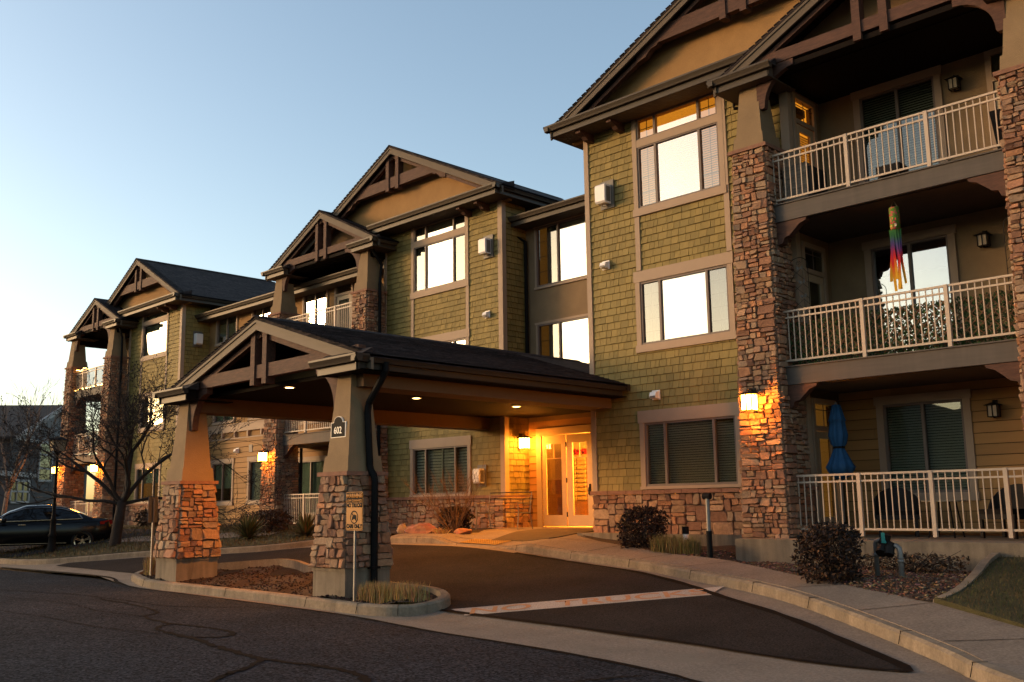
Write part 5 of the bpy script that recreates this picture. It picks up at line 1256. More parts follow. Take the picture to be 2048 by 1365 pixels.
for a in range(4): m = MB(); m.tube([(-6.75+.2*math.cos(a*1.57+.8), 17.15+.2*math.sin(a*1.57+.8), -.06), (-6.75+.3*math.cos(a*1.57+.8), 17.15+.3*math.sin(a*1.57+.8), -.66)], .015, 6); m.build('leg', M['black'], tb)
C3 = thing('balcony_armchair', 'striped cushioned armchair on the top balcony by the lit door', 'armchair', (-8.75, 16.85, 5.47))
m = MB(); m.box(-9.03+.06, -8.5, 16.6, 17.1, 5.5, 5.85); m.build('seat', M['wicker'], C3); m = MB(); m.box(-8.98, -8.5, 16.45, 16.6, 5.52, 6.28); m.build('backrest', M['cushion'], C3); m = MB(); m.box(-8.5, -8.42, 16.5, 17.1, 5.5, 6.2); m.build('armrest', M['wicker'], C3)
PL = thing('planter', 'tall tapered black planter on the top balcony at the right pillar', 'planter', (-5.1, 16.95, 5.47))
m = MB(); m.hexa([(-5.22, 16.85, 5.47), (-4.98, 16.85, 5.47), (-4.98, 17.1, 5.47), (-5.22, 17.1, 5.47), (-5.3, 16.76, 6.38), (-4.88, 16.76, 6.38), (-4.88, 17.18, 6.38), (-5.3, 17.18, 6.38)]); m.build('pot', M['black'], PL)
m = MB(); m.box(-5.27, -4.91, 16.79, 17.15, 6.375, 6.39); m.build('potting_soil', M['soil'], PL)
ST = thing('footstool', 'low dark footstool behind the top balcony railing', 'stool', (-7.05, 16.9, 5.47))
m = MB(); m.box(-7.28, -6.85, 16.7, 17.1, 5.75, 5.9); m.build('seat', M['wicker'], ST)
for a in (-7.24, -6.89):
    for b in (16.74, 17.06): m = MB(); m.box(a-.02, a+.02, b-.02, b+.02, 5.47, 5.75); m.build('leg', M['wicker'], ST)
# floor lamp glowing behind the patio door
FLP = thing('floor_lamp', 'glowing floor lamp seen through the ground floor patio door', 'floor lamp', (-9.5, 17.62, FL))
M['shade_lit'] = emit('lamp_shade_glow', (1, .62, .2), 2.4)
lx, ly = -9.5, 17.85
m = MB(); m.lathe([(.13, .3), (.1, .78)], (lx, ly, 0), 18); m.build('lamp_shade', M['shade_lit'], FLP)
m = MB(); m.tube([(lx, ly, FL+.02), (lx, ly, .34)], .02, 8); m.lathe([(.14, FL+.01), (.13, FL+.04), (.03, FL+.06)], (lx, ly, 0), 16); m.build('stand', mat('brass_stand', (.5, .3, .08), .4, metal=.8), FLP)
lamp('floor_lamp_light', (lx, ly-.02, .2), 3, .1)
# string lights on the far balcony
SL = thing('string_lights', 'warm string lights draped along the top railing of the far left balcony', 'string lights', (-44, 17.6, 5.4))
M['bulb'] = emit('warm_bulb', (1, .55, .12), 6)
rg = random.Random(2); wire = []; m2 = MB(); k = 0
for (za, zb, n) in ((5.43, 5.46, 60), (6.36, 6.38, 16)):
    pts = []
    for i in range(n):
        x = -45.9+(3.5)*i/(n-1)*(1 if n > 20 else .5); z = za+.04*math.sin(i*.9)+rg.uniform(-.02, .02); pts.append((x, 17.6, z)); m2.lathe([(.008, 0), (.02, .018), (.008, .036)], (x, 17.59, z-.03), 6)
    m = MB(); m.tube(pts, .005, 4); m.build('wire', M['black'], SL)
m2.build('bulb', M['bulb'], SL)
# lobby contents
MBK = thing('mailbox_bank', 'wall of small mailboxes inside the lobby seen through the right door leaf', 'mailboxes', (-18.0, 20.9, FL))
M['mbox'] = mat('brass_mailbox', (.55, .42, .22), .4, var=.05)
mx0, mx1, my = -18.7, -17.3, 20.9
m = MB(); m.box(mx0, mx1, my, my+.38, FL, .05); m.build('cabinet', M['lobby_wood'], MBK)
m = MB(); m.box(mx0, mx1, my+.05, my+.38, .05, 1.35); m.build('box_frame', M['mbox'], MBK)
for i in range(4):
    for j in range(10):
        m = MB(); xa = mx0+.04+i*.36; za = .1+j*.122; m.box(xa, xa+.3, my+.02, my+.06, za, za+.085); m.build('mailbox_door', M['mbox'], MBK)
GA = MB(); rg = random.Random(6)
for i in range(260):
    x = rg.uniform(mx0, mx1); q = Vector((x, my+.2+rg.uniform(-.1, .1), 1.42+rg.uniform(-.07, .09))); a = Vector((rg.uniform(-1, 1), rg.uniform(-1, 1), rg.uniform(-1, 1))).normalized(); b = a.orthogonal().normalized(); s = .04
    GA.add([q-a*s, q+b*s*.6, q+a*s, q-b*s*.6], [(0, 1, 2, 3)])
tag(GA.build('garland', mat('red_garland', (.5, .015, .03), .6, var=.2)), 'red garland lying along the top of the lobby mailboxes', 'garland')

# ------------------------------------------------------------------ street side things
DM = MB(); q = [(-15.9, 15.25), (-16.9, 18.0), (-15.0, 18.2), (-14.3, 15.4)]
me_ = drape('door_mat', q, lambda x, y: (ramp(x, y) if y < 15.2 else W_(x, y) if y > 16.4 else (ramp(x, y)*(16.4-y)+W_(x, y)*(y-15.2))/1.2)+.014, mat('brown_mat', (.10, .075, .035), .95, var=.2, fine=.2), None, .3, .016)
tag(me_, 'large brown door mat on the lit pavement in front of the entrance', 'door mat')
B = thing('bench', 'thin metal frame bench against the stone wall left of the entrance', 'bench', (-17.9, 17.9, FL))
bx0, bx1, by = -18.75, -17.25, 17.9
for x in (bx0, bx1):
    m = MB(); m.tube([(x, by-.45, FL-.02), (x, by-.4, -.2), (x, by-.42, .02), (x, by+.0, .04)], .016, 6); m.tube([(x, by+.1, FL-.02), (x, by+.0, -.2), (x, by+.08, .3)], .012, 6); m.tube([(x, by-.4, -.2), (x, by, -.22)], .016, 6); m.build('bench_end', M['grey'], B)
m = MB()
for i in range(9): m.box(bx0, bx1, by-.4+i*.05, by-.385+i*.05, -.2, -.19)
m.build('seat', M['dark'], B)
m = MB(); m.tube([(bx0, by+.08, .3), (bx1, by+.08, .3)], .014, 6)
for i in range(5): m.box(bx0, bx1, by+.015+i*.013, by+.022+i*.013, -.12+i*.08, -.11+i*.08)
m.build('backrest', M['dark'], B)

def pipe_thing(name, label, cat, parts):
    t = thing(name, label, cat, parts[0][2][0]); 
    for nm, mt, path, r_ in parts: m = MB(); m.tube(path, r_, 12); m.build(nm, mt, t)
    return t
M['grey_pipe'] = mat('grey_painted_pipe', (.16, .18, .19), .5, var=.15, scale=9)
M['blue_pipe'] = mat('galvanised_pipe', (.26, .28, .29), .45, metal=.4, var=.15, scale=9)
pipe_thing('standpipe', 'thin standpipe with a black tee cap in front of the stone wall', 'standpipe',
           [('riser', M['black'], [(-9.8, 14.62, -1.0), (-9.8, 14.62, -.5)], .05), ('riser', M['blue_pipe'], [(-9.8, 14.62, -.5), (-9.8, 14.62, .06)], .036), ('tee_cap', M['black'], [(-9.88, 14.62, .09), (-9.74, 14.62, .09)], .055)])
pipe_thing('vent_pipe', 'short white pipe stub with a black cap behind the dry grass clump', 'pipe',
           [('stub', M['white'], [(-11.05, 15.7, -.95), (-11.05, 15.7, -.6)], .055), ('pipe_cap', M['black'], [(-11.05, 15.7, -.6), (-11.05, 15.7, -.46)], .065)])
BF = thing('backflow_preventer', 'backflow valve on two grey pipes in the planting bed right of the dark bush', 'backflow valve', (-6.1, 13.5, -1.1))
m = MB(); m.tube([(-6.31, 13.5, -1.2), (-6.31, 13.5, -.62), (-6.29, 13.49, -.58), (-6.24, 13.48, -.57), (-6.16, 13.46, -.58)], .035, 10); m.lathe([(.05, -.8), (.05, -.74)], (-6.31, 13.5, 0), 12); m.build('inlet_pipe', M['grey_pipe'], BF, smooth=True)
m = MB(); m.tube([(-6.06, 13.44, -.63), (-5.98, 13.43, -.64), (-5.94, 13.425, -.67), (-5.93, 13.42, -.72), (-5.93, 13.42, -1.25)], .036, 10); m.lathe([(.046, -.86), (.046, -.82)], (-5.93, 13.42, 0), 12); m.lathe([(.044, -.81), (.044, -.79)], (-5.93, 13.42, 0), 12); m.build('outlet_pipe', M['blue_pipe'], BF, smooth=True)
m = MB(); m.tube([(-6.2, 13.45, -.57), (-6.02, 13.42, -.66)], .06, 12); m.tube([(-6.16, 13.42, -.66), (-6.16, 13.34, -.74)], .075, 12); m.tube([(-6.06, 13.4, -.66), (-6.05, 13.34, -.76)], .065, 12); m.tube([(-6.13, 13.43, -.58), (-6.1, 13.42, -.48)], .065, 12); m.build('valve_body', M['dark'], BF)
m = MB(); m.tube([(-6.15, 13.37, -.5), (-6.09, 13.35, -.6)], .014, 8); m.box(-6.15, -6.1, 13.35, 13.365, -.6, -.46); m.build('tag', mat('teal_tag', (.02, .3, .3), .5, var=.05), BF)
m = MB(); m.beam((-6.42, 13.5, -.555), (-6.3, 13.5, -.565), .02, .012); m.build('lever', M['grey_pipe'], BF)

# ------------------------------------------------------------------ plants
def leafy(name, label, cat, c, rx, ry, h, n, s0, s1, cols, seed, group=None, twigs=26, flat=.75):
    t = thing(name, label, cat, c, group); rg = random.Random(seed); m = MB()
    for i in range(n):
        while True:
            u, v, w = rg.uniform(-1, 1), rg.uniform(-1, 1), rg.uniform(0, 1)
            rr = math.hypot(u, v); th = math.atan2(v, u); lim = 1-.30*max(0, (w-flat)/(1-flat))-.28*(1-w)**2+.10*math.sin(3*th+seed+4*w)+.10*math.sin(7*th-6*w+2*seed)+.07*math.sin(13*w+5*th)
            if rr < lim and (rr > lim*.45 or w > .7): break
        q = Vector((c[0]+u*rx, c[1]+v*ry, c[2]+w*h*(1-.16*rr*rr))); a = Vector((rg.uniform(-1, 1), rg.uniform(-1, 1), rg.uniform(-.6, 1))).normalized(); b = a.cross(Vector((rg.uniform(-1, 1), rg.uniform(-1, 1), rg.uniform(-1, 1)))).normalized(); s = rg.uniform(s0, s1)
        cc = rg.choice(cols); k = rg.uniform(.7, 1.25)
        m.add([q-a*s, q-a*s*.1+b*s*.5, q+a*s, q-a*s*.1-b*s*.5], [(0, 1, 2, 3)], tuple(x*k for x in cc))
    m.build('foliage', M['leaf_dark'], t)
    m = MB()
    for i in range(twigs):
        a = rg.uniform(0, 6.28); r_ = rg.uniform(.2, 1.0)
        m.tube([c, (c[0]+rx*r_*.5*math.cos(a), c[1]+ry*r_*.5*math.sin(a), c[2]+h*.5), (c[0]+rx*r_*math.cos(a), c[1]+ry*r_*math.sin(a), c[2]+h*rg.uniform(.75, 1.16))], [.01, .007, .003], 4)
    m.build('stems', M['bark'], t); return t
DK = [(.035, .018, .014), (.05, .024, .016), (.025, .014, .012), (.07, .035, .02), (.02, .015, .010)]
DB = DK+[(.12, .055, .02)]
leafy('clipped_shrub', 'large dark red clipped shrub in front of the patio ledge, nearest the camera', 'shrub', (-6.72, 12.95, bz(-6.72, 12.95)-.02), .46, .46, .84, 4200, .02, .04, DB, 1, 'dark clipped shrubs')
leafy('clipped_shrub', 'dark clipped shrub against the stone wall right of the entrance', 'shrub', (-11.75, 15.3, bz(-11.75, 15.3)-.02), .50, .45, .8, 3600, .02, .045, DK, 2, 'dark clipped shrubs')
leafy('clipped_shrub', 'small dark shrub behind the bare twiggy bush by the red boulder', 'shrub', (-18.95, 16.9, bz(-18.95, 16.9)), .5, .4, .6, 1600, .03, .06, DK, 3, 'dark clipped shrubs')
leafy('low_shrub', 'low brown dried shrub at the foot of the far left tower wall', 'shrub', (-36.6, 17.2, -.75), 1.0, .5, .8, 1500, .04, .09, [(.11, .065, .04), (.08, .05, .03)], 4)
leafy('low_shrub', 'low straggly brown shrub by the patio ledge behind the valve pipes', 'shrub', (-6.4, 14.85, bz(-6.4, 14.85)), .9, .25, .3, 900, .02, .045, [(.07, .045, .025), (.1, .06, .035), (.05, .035, .02)], 9)
leafy('low_shrub', 'dried brown shrub between the spiky yucca and the lit stone pillar', 'shrub', (-24.9, 15.2, W_(-24.9, 15.2)), .9, .5, .62, 1500, .03, .07, [(.12, .065, .035), (.09, .045, .025), (.05, .03, .02)], 5)
def clump(label, spots, n, h, seed, cols, lean=.1, w=.005):
    rg = random.Random(seed); sp = []
    for i in range(n):
        x, y, rx, ry = rg.choice(spots); u, v = rg.gauss(0, .45), rg.gauss(0, .45)
        x, y = x+max(-1, min(1, u))*rx, y+max(-1, min(1, v))*ry
        sp.append((x, y, G(x, y)+.08, h*rg.uniform(.65, 1.1), w, lean, tuple(c*rg.uniform(.7, 1.2) for c in rg.choice(cols))))
    return tag(blades('grass_clump', sp, M['blade']), label, 'grass clump', 'dry ornamental grass clumps')
YG = [(.58, .40, .16), (.48, .33, .13), (.66, .46, .2), (.34, .24, .09)]
clump('dry clipped grass clump at the foot of the warning sign', [(-12.85+.2*i, 9.62+.03*i, .16, .16) for i in range(6)], 2600, .34, 1, YG, .07)
clump('dry green tinged grass clump in front of the short white pipe stub', [(-11.1+.2*i, 14.95-.04*i, .16, .18) for i in range(5)], 1900, .36, 2, [(.2, .17, .06), (.16, .14, .04), (.26, .2, .08)], .1)
clump('small dry grass clump at the left end of the canopy island', [(-21.55, 10.2, .16, .16)], 500, .42, 3, YG, .12)
clump('thin dry grass tuft at the foot of the red boulder', [(-17.95, 15.55, .2, .1)], 300, .2, 4, YG, .15)
def yucca(label, c, n, L_, seed, cols):
    t = thing('yucca', label, 'yucca', c, 'spiky yuccas in front of the tan siding'); rg = random.Random(seed); m = MB()
    for i in range(n):
        a = rg.uniform(0, 6.28); e = rg.uniform(.1, 1.35); l = L_*rg.uniform(.75, 1.1); d = Vector((math.cos(a)*math.cos(e), math.sin(a)*math.cos(e), math.sin(e))); sd = Vector((-math.sin(a), math.cos(a), 0))*.022
        p0 = Vector(c); p1 = p0+d*l*.5; p2 = p0+d*l+Vector((0, 0, -.12*l*math.cos(e)))
        m.add([p0-sd*.7, p0+sd*.7, p1+sd, p2, p1-sd], [(0, 1, 2, 3, 4)], tuple(q*rg.uniform(.7, 1.2) for q in rg.choice(cols)))
    m.build('spiky_leaves', M['blade'], t)
    m = MB(); m.lathe([(.08, -.05), (.1, .05), (.05, .15)], c, 8); m.build('stem', M['bark'], t)
    return t
YC_ = [(.10, .11, .035), (.14, .13, .04), (.07, .085, .03), (.22, .16, .05)]
yucca('spiky green yucca seen just right of the left canopy pillar', (-24.2, 14.1, W_(-24.2, 14.1)), 220, .78, 1, YC_)
yucca('spiky yucca half hidden behind the front canopy pillar', (-22.25, 14.65, W_(-22.25, 14.65)), 200, .72, 2, YC_)
# rocks
def rock(label, c, rx, ry, rz_, seed, cols, rot=0):
    m = MB(); m.blob((0, 0, 0), rx, ry, rz_, seed, 22, 13, .1, None); rg = random.Random(seed)
    for _ in range(16):   # broken planes
        d = Vector((rg.gauss(0, 1)/rx, rg.gauss(0, 1)/ry, rg.gauss(.3, 1)/rz_)).normalized(); lim = rg.uniform(.62, .85)*math.sqrt((d.x*rx)**2+(d.y*ry)**2+(d.z*rz_)**2)
        m.v = [tuple(Vector(v)-d*max(0, Vector(v).dot(d)-lim)) for v in m.v]
    m.c = [tuple(q*rg.uniform(.85, 1.15) for q in rg.choice(cols)) for _ in m.f]
    T = Matrix.Translation(c) @ Matrix.Rotation(rot, 4, 'Z'); m.v = [tuple(T @ Vector(v)) for v in m.v]
    return tag(m.build('boulder', M['rock']), label, 'boulder', 'landscape boulders left of the entrance')
RC = [(.30, .14, .095), (.32, .16, .11), (.26, .12, .09), (.36, .21, .15)]
rock('long red sandstone boulder left of the entrance path', (-18.8, 15.75, -.62), .62, .35, .24, 3, RC, .2)
rock('pale cream boulder behind the canopy pillar beside the red one', (-19.62, 15.75, -.56), .16, .13, .18, 5, [(.5, .42, .33), (.45, .38, .3)])
rock('small rounded orange boulder under the bare bush', (-17.48, 15.85, -.63), .33, .25, .13, 8, [(.33, .16, .09), (.36, .19, .11)])
# bare plants
def grow(m, p, d, L_, r_, depth, rg, up=.15, spread=.6, kids=(2, 3), shrink=.68, n=5, twist=.25, berries=None, curl=0, mr_=.003):
    p = Vector(p); d = Vector(d).normalized(); path = [p.copy()]; rr = [r_]; k = 4
    for i in range(k):
        d = (d+Vector((rg.uniform(-twist, twist), rg.uniform(-twist, twist), rg.uniform(-twist, twist)+up*.3))).normalized(); p = p+d*L_/k; path.append(p.copy()); rr.append(r_*(1-.35*(i+1)/k))
    m.tube(path, rr, n if r_ > .012 else 3, cap=False)
    if depth == 0:
        if berries is not None and rg.random() < .5: berries.append(p.copy())
        return
    for j in range(rg.randint(*kids)):
        q = path[rg.randint(2, k)] if j else path[-1]; a = rg.uniform(0, 6.28); sp_ = rg.uniform(.4, 1)*spread
        o = d.orthogonal().normalized(); o2 = d.cross(o); nd = (d*math.cos(sp_)+(o*math.cos(a)+o2*math.sin(a))*math.sin(sp_)+Vector((0, 0, up*.35))).normalized()
        grow(m, q, nd, L_*shrink*rg.uniform(.75, 1.15), max(rr[-1]*.72, mr_), depth-1, rg, up, spread, kids, shrink, n, twist, berries, 0, mr_)
def bare_tree(label, base, dirs, trunk, r0, mats, seed, depth=5, kids=(2, 3), L0=1.5, up=.1, spread=.75, shrink=.72, berries=False, group=None, name='bare_tree', twist=.25):
    t = thing(name, label, 'tree', base, group); rg = random.Random(seed)
    m = MB(); b = Vector(base); top = b+Vector(trunk); mid = b.lerp(top, .5)+Vector((.05, -.03, 0))
    m.tube([b+Vector((0, 0, -.1)), b+Vector((0, 0, .08)), mid, top], [r0*1.5, r0*1.1, r0, r0*.85], 10); m.build('trunk', mats, t, smooth=True)
    m = MB(); bl = [] if berries else None
    for d, l, rf in dirs: grow(m, top-Vector((0, 0, .1)), d, l, r0*rf, depth, rg, up, spread, kids, shrink, 6, twist, bl, 0, .0065)
    m.build('branches', mats, t)
    if bl:
        m = MB()
        for q in bl: m.lathe([(.006, -.02), (.02, 0), (.006, .02)], q, 5)
        m.build('dried_fruit', M['bark'], t)
    return t
cam_r = Vector((.42, .9, 0))   # roughly across the line of sight out there
bare_tree('bare crabapple tree with spreading dark branches left of the canopy', (-29.2, 12.62, W_(-29.2, 12.62)-.05),
          [((.15, .3, 1), 1.6, .6), ((-.25, -.65, .9), 1.9, .46), ((.35, .85, .7), 2.0, .44), ((-.5, -.9, .45), 2.1, .34), ((.4, 1.0, .35), 1.7, .34), ((.5, -.2, .8), 1.5, .45), ((-.6, .3, .8), 1.5, .45), ((-.2, -.5, 1.1), 1.6, .4)],
          (.12, .1, 1.35), .15, M['bark'], 12, 5, (3, 4), 1.7, .1, .8, .72, True, twist=.32)
bare_tree('pale bare birch tree in front of the grey house', (-47.5, 15.4, -.9), [((.05, .1, 1), 2.2, .7), ((-.3, -.5, 1), 2.0, .5), ((.3, .6, 1), 2.0, .5), ((.3, -.3, 1.1), 1.8, .45)], (.1, .1, 1.8), .10, M['birch'], 5, 4, (2, 3), 1.8, .35, .42, .74)
t = thing('bare_bush', 'bare twiggy tan bush behind the small orange boulder', 'bush', (-18.3, 16.3, -.65)); rg = random.Random(31); m = MB()
for i in range(24):
    a = rg.uniform(0, 6.28); q_ = rg.uniform(.3, 1.1); grow(m, (-18.3+.05*math.cos(a), 16.3+.05*math.sin(a), -.68), (math.cos(a)*q_-.22, math.sin(a)*.6, 1), .66, .011, 3, rg, .1, .45, (2, 3), .72, 5, .14)
m.build('branches', M['twig'], t)
m = MB(); m.lathe([(.09, -.1), (.07, .06), (.03, .1)], (-18.3, 16.3, -.66), 8); m.build('root_crown', M['twig'], t)

# ------------------------------------------------------------------ street lamp
LP = thing('street_lamp', 'black lamp post with a square lantern head on the verge by the car', 'street lamp', (-30.82, 11.42, -1.2))
lx, ly = -30.82, 11.42
m = MB(); m.lathe([(.17, -1.3), (.17, -1.15), (.12, -1.05), (.1, -.75), (.13, -.72), (.09, -.65), (.075, -.3), (.1, -.27), (.06, -.2), (.05, 0)], (lx, ly, 0), 12); m.build('post_base', M['black'], LP, smooth=True)
m = MB(); m.tube([(lx, ly, -.1), (lx, ly, 1.72)], [.05, .04], 10); m.lathe([(.04, 1.68), (.09, 1.76), (.12, 1.8)], (lx, ly, 0), 10); m.build('post', M['black'], LP)
m = MB(); m.hexa([(lx-.15, ly-.15, 1.8), (lx+.15, ly-.15, 1.8), (lx+.15, ly+.15, 1.8), (lx-.15, ly+.15, 1.8), (lx-.19, ly-.19, 2.12), (lx+.19, ly-.19, 2.12), (lx+.19, ly+.19, 2.12), (lx-.19, ly+.19, 2.12)]); m.build('lantern_glass', M['unlit'], LP)
m = MB()
for a in (-1, 1):
    for b in (-1, 1): m.beam((lx+a*.155, ly+b*.155, 1.79), (lx+a*.195, ly+b*.195, 2.12), .02, .02)
m.hexa([(lx-.25, ly-.25, 2.12), (lx+.25, ly-.25, 2.12), (lx+.25, ly+.25, 2.12), (lx-.25, ly+.25, 2.12), (lx-.08, ly-.08, 2.22), (lx+.08, ly-.08, 2.22), (lx+.08, ly+.08, 2.22), (lx-.08, ly+.08, 2.22)]); m.build('lantern_cap', M['black'], LP)

# ------------------------------------------------------------------ parked car
M['paint'] = mat('black_car_paint', (.006, .006, .007), .2, var=0, spec=.3)
M['cglass'] = mat('dark_car_glass', (.008, .009, .010), .05, var=0, spec=.5)
M['chrome'] = mat('chrome', (.6, .6, .62), .15, metal=1, var=0)
M['tyre'] = mat('tyre_rubber', (.012, .012, .012), .85, var=.1)
M['tail'] = mat('red_tail_lens', (.35, .01, .012), .2, var=0, spec=.6)
hd = Vector((-.33, -.944, 0)).normalized(); lf = Vector((-hd.y, hd.x, 0))
P0 = Vector((-31.55, 12.6, -1.24))-hd*.9-lf*.86
CAR = thing('parked_car', 'black four door sedan parked behind the lamp post', 'car', P0)
def cp(x, w, z): return P0+hd*x+lf*w+Vector((0, 0, z))
def interp(tab, x):
    for (a, p), (b, q) in zip(tab, tab[1:]):
        if a <= x <= b: t_ = (x-a)/(b-a); t_ = t_*t_*(3-2*t_)*.4+t_*.6; return p+(q-p)*t_
    return tab[-1][1] if x > tab[-1][0] else tab[0][1]
deck = [(0, .62), (.05, .93), (.25, 1.0), (.8, 1.02), (1.5, .99), (3.3, .94), (3.9, .92), (4.4, .84), (4.62, .62)]
wid = [(0, .62), (.12, .78), (.5, .87), (1, .9), (3.7, .9), (4.3, .84), (4.55, .7), (4.62, .55)]
low = [(0, .4), (.2, .26), (.6, .22), (4.2, .22), (4.62, .34)]
N_ = 34; m = MB(); st = []
for i in range(N_+1):
    x = 4.62*i/N_; w_, zt, zl = interp(wid, x), interp(deck, x), interp(low, x)
    st.append([(0, zl), (w_*.86, zl), (w_*.97, zl+.08), (w_, zl+.3), (w_*1.005, zl+.42), (w_*.985, zt-.16), (w_*.93, zt-.05), (w_*.8, zt), (0, zt+.02)])
k = 9
for s in (1, -1):
    b = len(m.v)
    for i in range(N_+1): m.v += [tuple(cp(4.62*i/N_, s*w_, z)) for w_, z in st[i]]
    for i in range(N_):
        for j in range(k-1): m.f.append((b+i*k+j, b+(i+1)*k+j, b+(i+1)*k+j+1, b+i*k+j+1)); m.c.append(None); m.m.append(0)
    for i in (0, N_): m.f.append(tuple(b+i*k+j for j in range(k))); m.c.append(None); m.m.append(0)
m.build('body', M['paint'], CAR, smooth=True)
rf = [(.62, 1.02), (1.0, 1.2), (1.5, 1.38), (1.95, 1.43), (2.5, 1.42), (2.95, 1.27), (3.35, 1.06), (3.55, .95)]
m = MB(); g = MB(); K = 26; sec = []
for i in range(K+1):
    x = .6+2.95*i/K; zr_ = interp(rf, x); zb_ = interp(deck, x)-.03; t_ = max(0, min(1, (zr_-zb_)/.45))
    sec.append([(.81, zb_), (.80-.17*t_, zb_+(zr_-zb_)*.86), (.68-.18*t_*.6, zr_-.015), (0, zr_+.02)])
for s in (1, -1):
    b = len(m.v)
    for i in range(K+1): m.v += [tuple(cp(.6+2.95*i/K, s*w_, z)) for w_, z in sec[i]]
    for i in range(K):
        x = .6+2.95*(i+.5)/K
        for j in range(3):
            m.f.append((b+i*4+j, b+(i+1)*4+j, b+(i+1)*4+j+1, b+i*4+j+1)); m.c.append(None)
            m.m.append(1 if (j == 0 and .9 < x < 3.25 and not 2.02 < x < 2.1) or (j >= 1 and (x > 2.62 or x < 1.45)) else 0)
m.build('cabin', [M['paint'], M['cglass']], CAR, smooth=True)
for s in (1, -1):
    pts = [cp(.92, s*.815, 1.0), cp(1.5, s*.825, .985), cp(2.4, s*.825, .965), cp(3.3, s*.82, .945)]
    arc_ = []
    for i in range(K+1):
        x = .6+2.95*i/K
        if .95 <= x <= 3.2: arc_.append(cp(x, s*(sec[i][1][0]+.012), sec[i][1][1]-.01))
    m = MB(); m.tube([pts[0]]+arc_+[pts[-1]], .014, 6); m.tube(pts, .014, 6); m.build('window_trim', M['chrome'], CAR)
    m = MB(); m.tube([cp(1.35, s*.885, .27), cp(3.3, s*.885, .27)], .012, 6); m.build('sill_trim', M['chrome'], CAR)
    for x in (1.62, 2.62): m = MB(); m.tube([cp(x-.1, s*.905, .84), cp(x, s*.925, .845), cp(x+.1, s*.905, .84)], .013, 6); m.build('door_handle', M['chrome'], CAR)
    m = MB(); c = cp(3.12, s*.95, 1.0); m.blob(c, .1, .1, .07, 2, 8, 6, .05); m.build('side_mirror', M['paint'], CAR, smooth=True)
    m = MB(); m.add([cp(.03, s*.66, .82), cp(.02, s*.4, .82), cp(.02, s*.4, .92), cp(.07, s*.7, .95), cp(.42, s*.872, .9), cp(.4, s*.88, .82)], [(0, 1, 2, 3), (0, 3, 4, 5)]); m.build('tail_light', M['tail'], CAR)
    for x in (.9, 3.68):
        T_ = thing if False else None
        ty = MB(); n = 28; c = cp(x, s*.8, .33)
        prof = [(.2, .09), (.30, .1), (.33, .07), (.33, -.1), (.3, -.12), (.2, -.1)]
        pts = [c+hd*(r_*math.cos(2*math.pi*q/n))+Vector((0, 0, r_*math.sin(2*math.pi*q/n)))+lf*s*o_ for r_, o_ in prof for q in range(n)]
        ty.add(pts, [(a*n+q, a*n+(q+1) % n, (a+1)*n+(q+1) % n, (a+1)*n+q) for a in range(len(prof)-1) for q in range(n)]); wo_ = ty.build('wheel', M['tyre'], CAR)
        rm = MB()
        def wp(r_, a, o_): return c+hd*(r_*math.cos(a))+Vector((0, 0, r_*math.sin(a)))+lf*s*o_
        for q in range(n):
            a, b2 = 2*math.pi*q/n, 2*math.pi*(q+1)/n; rm.add([wp(.245, a, .1), wp(.245, b2, .1), wp(.215, b2, .095), wp(.215, a, .095)], [(0, 1, 2, 3)]); rm.add([wp(.215, a, .095), wp(.215, b2, .095), wp(.21, b2, .0), wp(.21, a, .0)], [(0, 1, 2, 3)])
        for q in range(5):
            a = 2*math.pi*q/5+.3
            for d_ in (-.09, .09): rm.add([wp(.03, a+d_*3, .085), wp(.03, a+d_*6, .085), wp(.225, a+d_*1.9, .092), wp(.225, a+d_*.7, .092)], [(0, 1, 2, 3)])
        rm.add([wp(.05, 2*math.pi*q/12, .092) for q in range(12)], [tuple(range(12))]); rm.build('rim', M['chrome'], wo_)
        dk = MB(); dk.add([wp(.215, 2*math.pi*q/n, .01) for q in range(n)], [tuple(range(n))]); dk.build('brake_disc', M['dark'], wo_)

# ------------------------------------------------------------------ grey house far left
M['slate'] = mat('slate_blue_siding', (.085, .09, .105), .8, var=.08, scale=2, stretch=(.3, .3, 8))
M['wtrim'] = mat('white_house_trim', (.42, .46, .5), .6, var=.05)  # white boards; the bluish cast of shade is put into the colour
M['gwall'] = mat('pale_board_batten', (.22, .25, .29), .8, var=.06)
M['hglass'] = glass('house_window_glass', .1, (.5, .7, .7))
wv_ = Vector((-.769, .639, 0)); nv_ = Vector((.639, .769, 0)); hp0 = Vector((-61.39, 22.5, 0))
HS = thing('grey_house', 'slate grey gabled house with white trim in the far left background', 'house', hp0+Vector((0, 0, -.8)))
def hpnt(s, d, z): return hp0+wv_*s+nv_*d+Vector((0, 0, z))
def hbox(m, s0, s1, d0, d1, z0, z1): m.hexa([hpnt(s0, d0, z0), hpnt(s1, d0, z0), hpnt(s1, d1, z0), hpnt(s0, d1, z0), hpnt(s0, d0, z1), hpnt(s1, d0, z1), hpnt(s1, d1, z1), hpnt(s0, d1, z1)])
hw_, zpk, ze_ = 6.3, 6.35, 4.05
m = MB(); hbox(m, -hw_, hw_, -11, 0, -1.2, 4.0); ho = m.build('wall', M['slate'], HS)
m = MB()
for z in range(24): hbox(m, -hw_, hw_, 0, .02, -1+z*.2, -1+z*.2+.012)
m.build('siding_lap', M['slate'], ho)
m = MB(); m.add([hpnt(-hw_, 0, 4), hpnt(hw_, 0, 4), hpnt(0, 0, zpk-.15), hpnt(-hw_, -11, 4), hpnt(hw_, -11, 4), hpnt(0, -11, zpk-.15)], [(0, 1, 2), (3, 5, 4), (0, 2, 5, 3), (1, 4, 5, 2)]); m.build('gable', M['gwall'], HS)
m = MB()
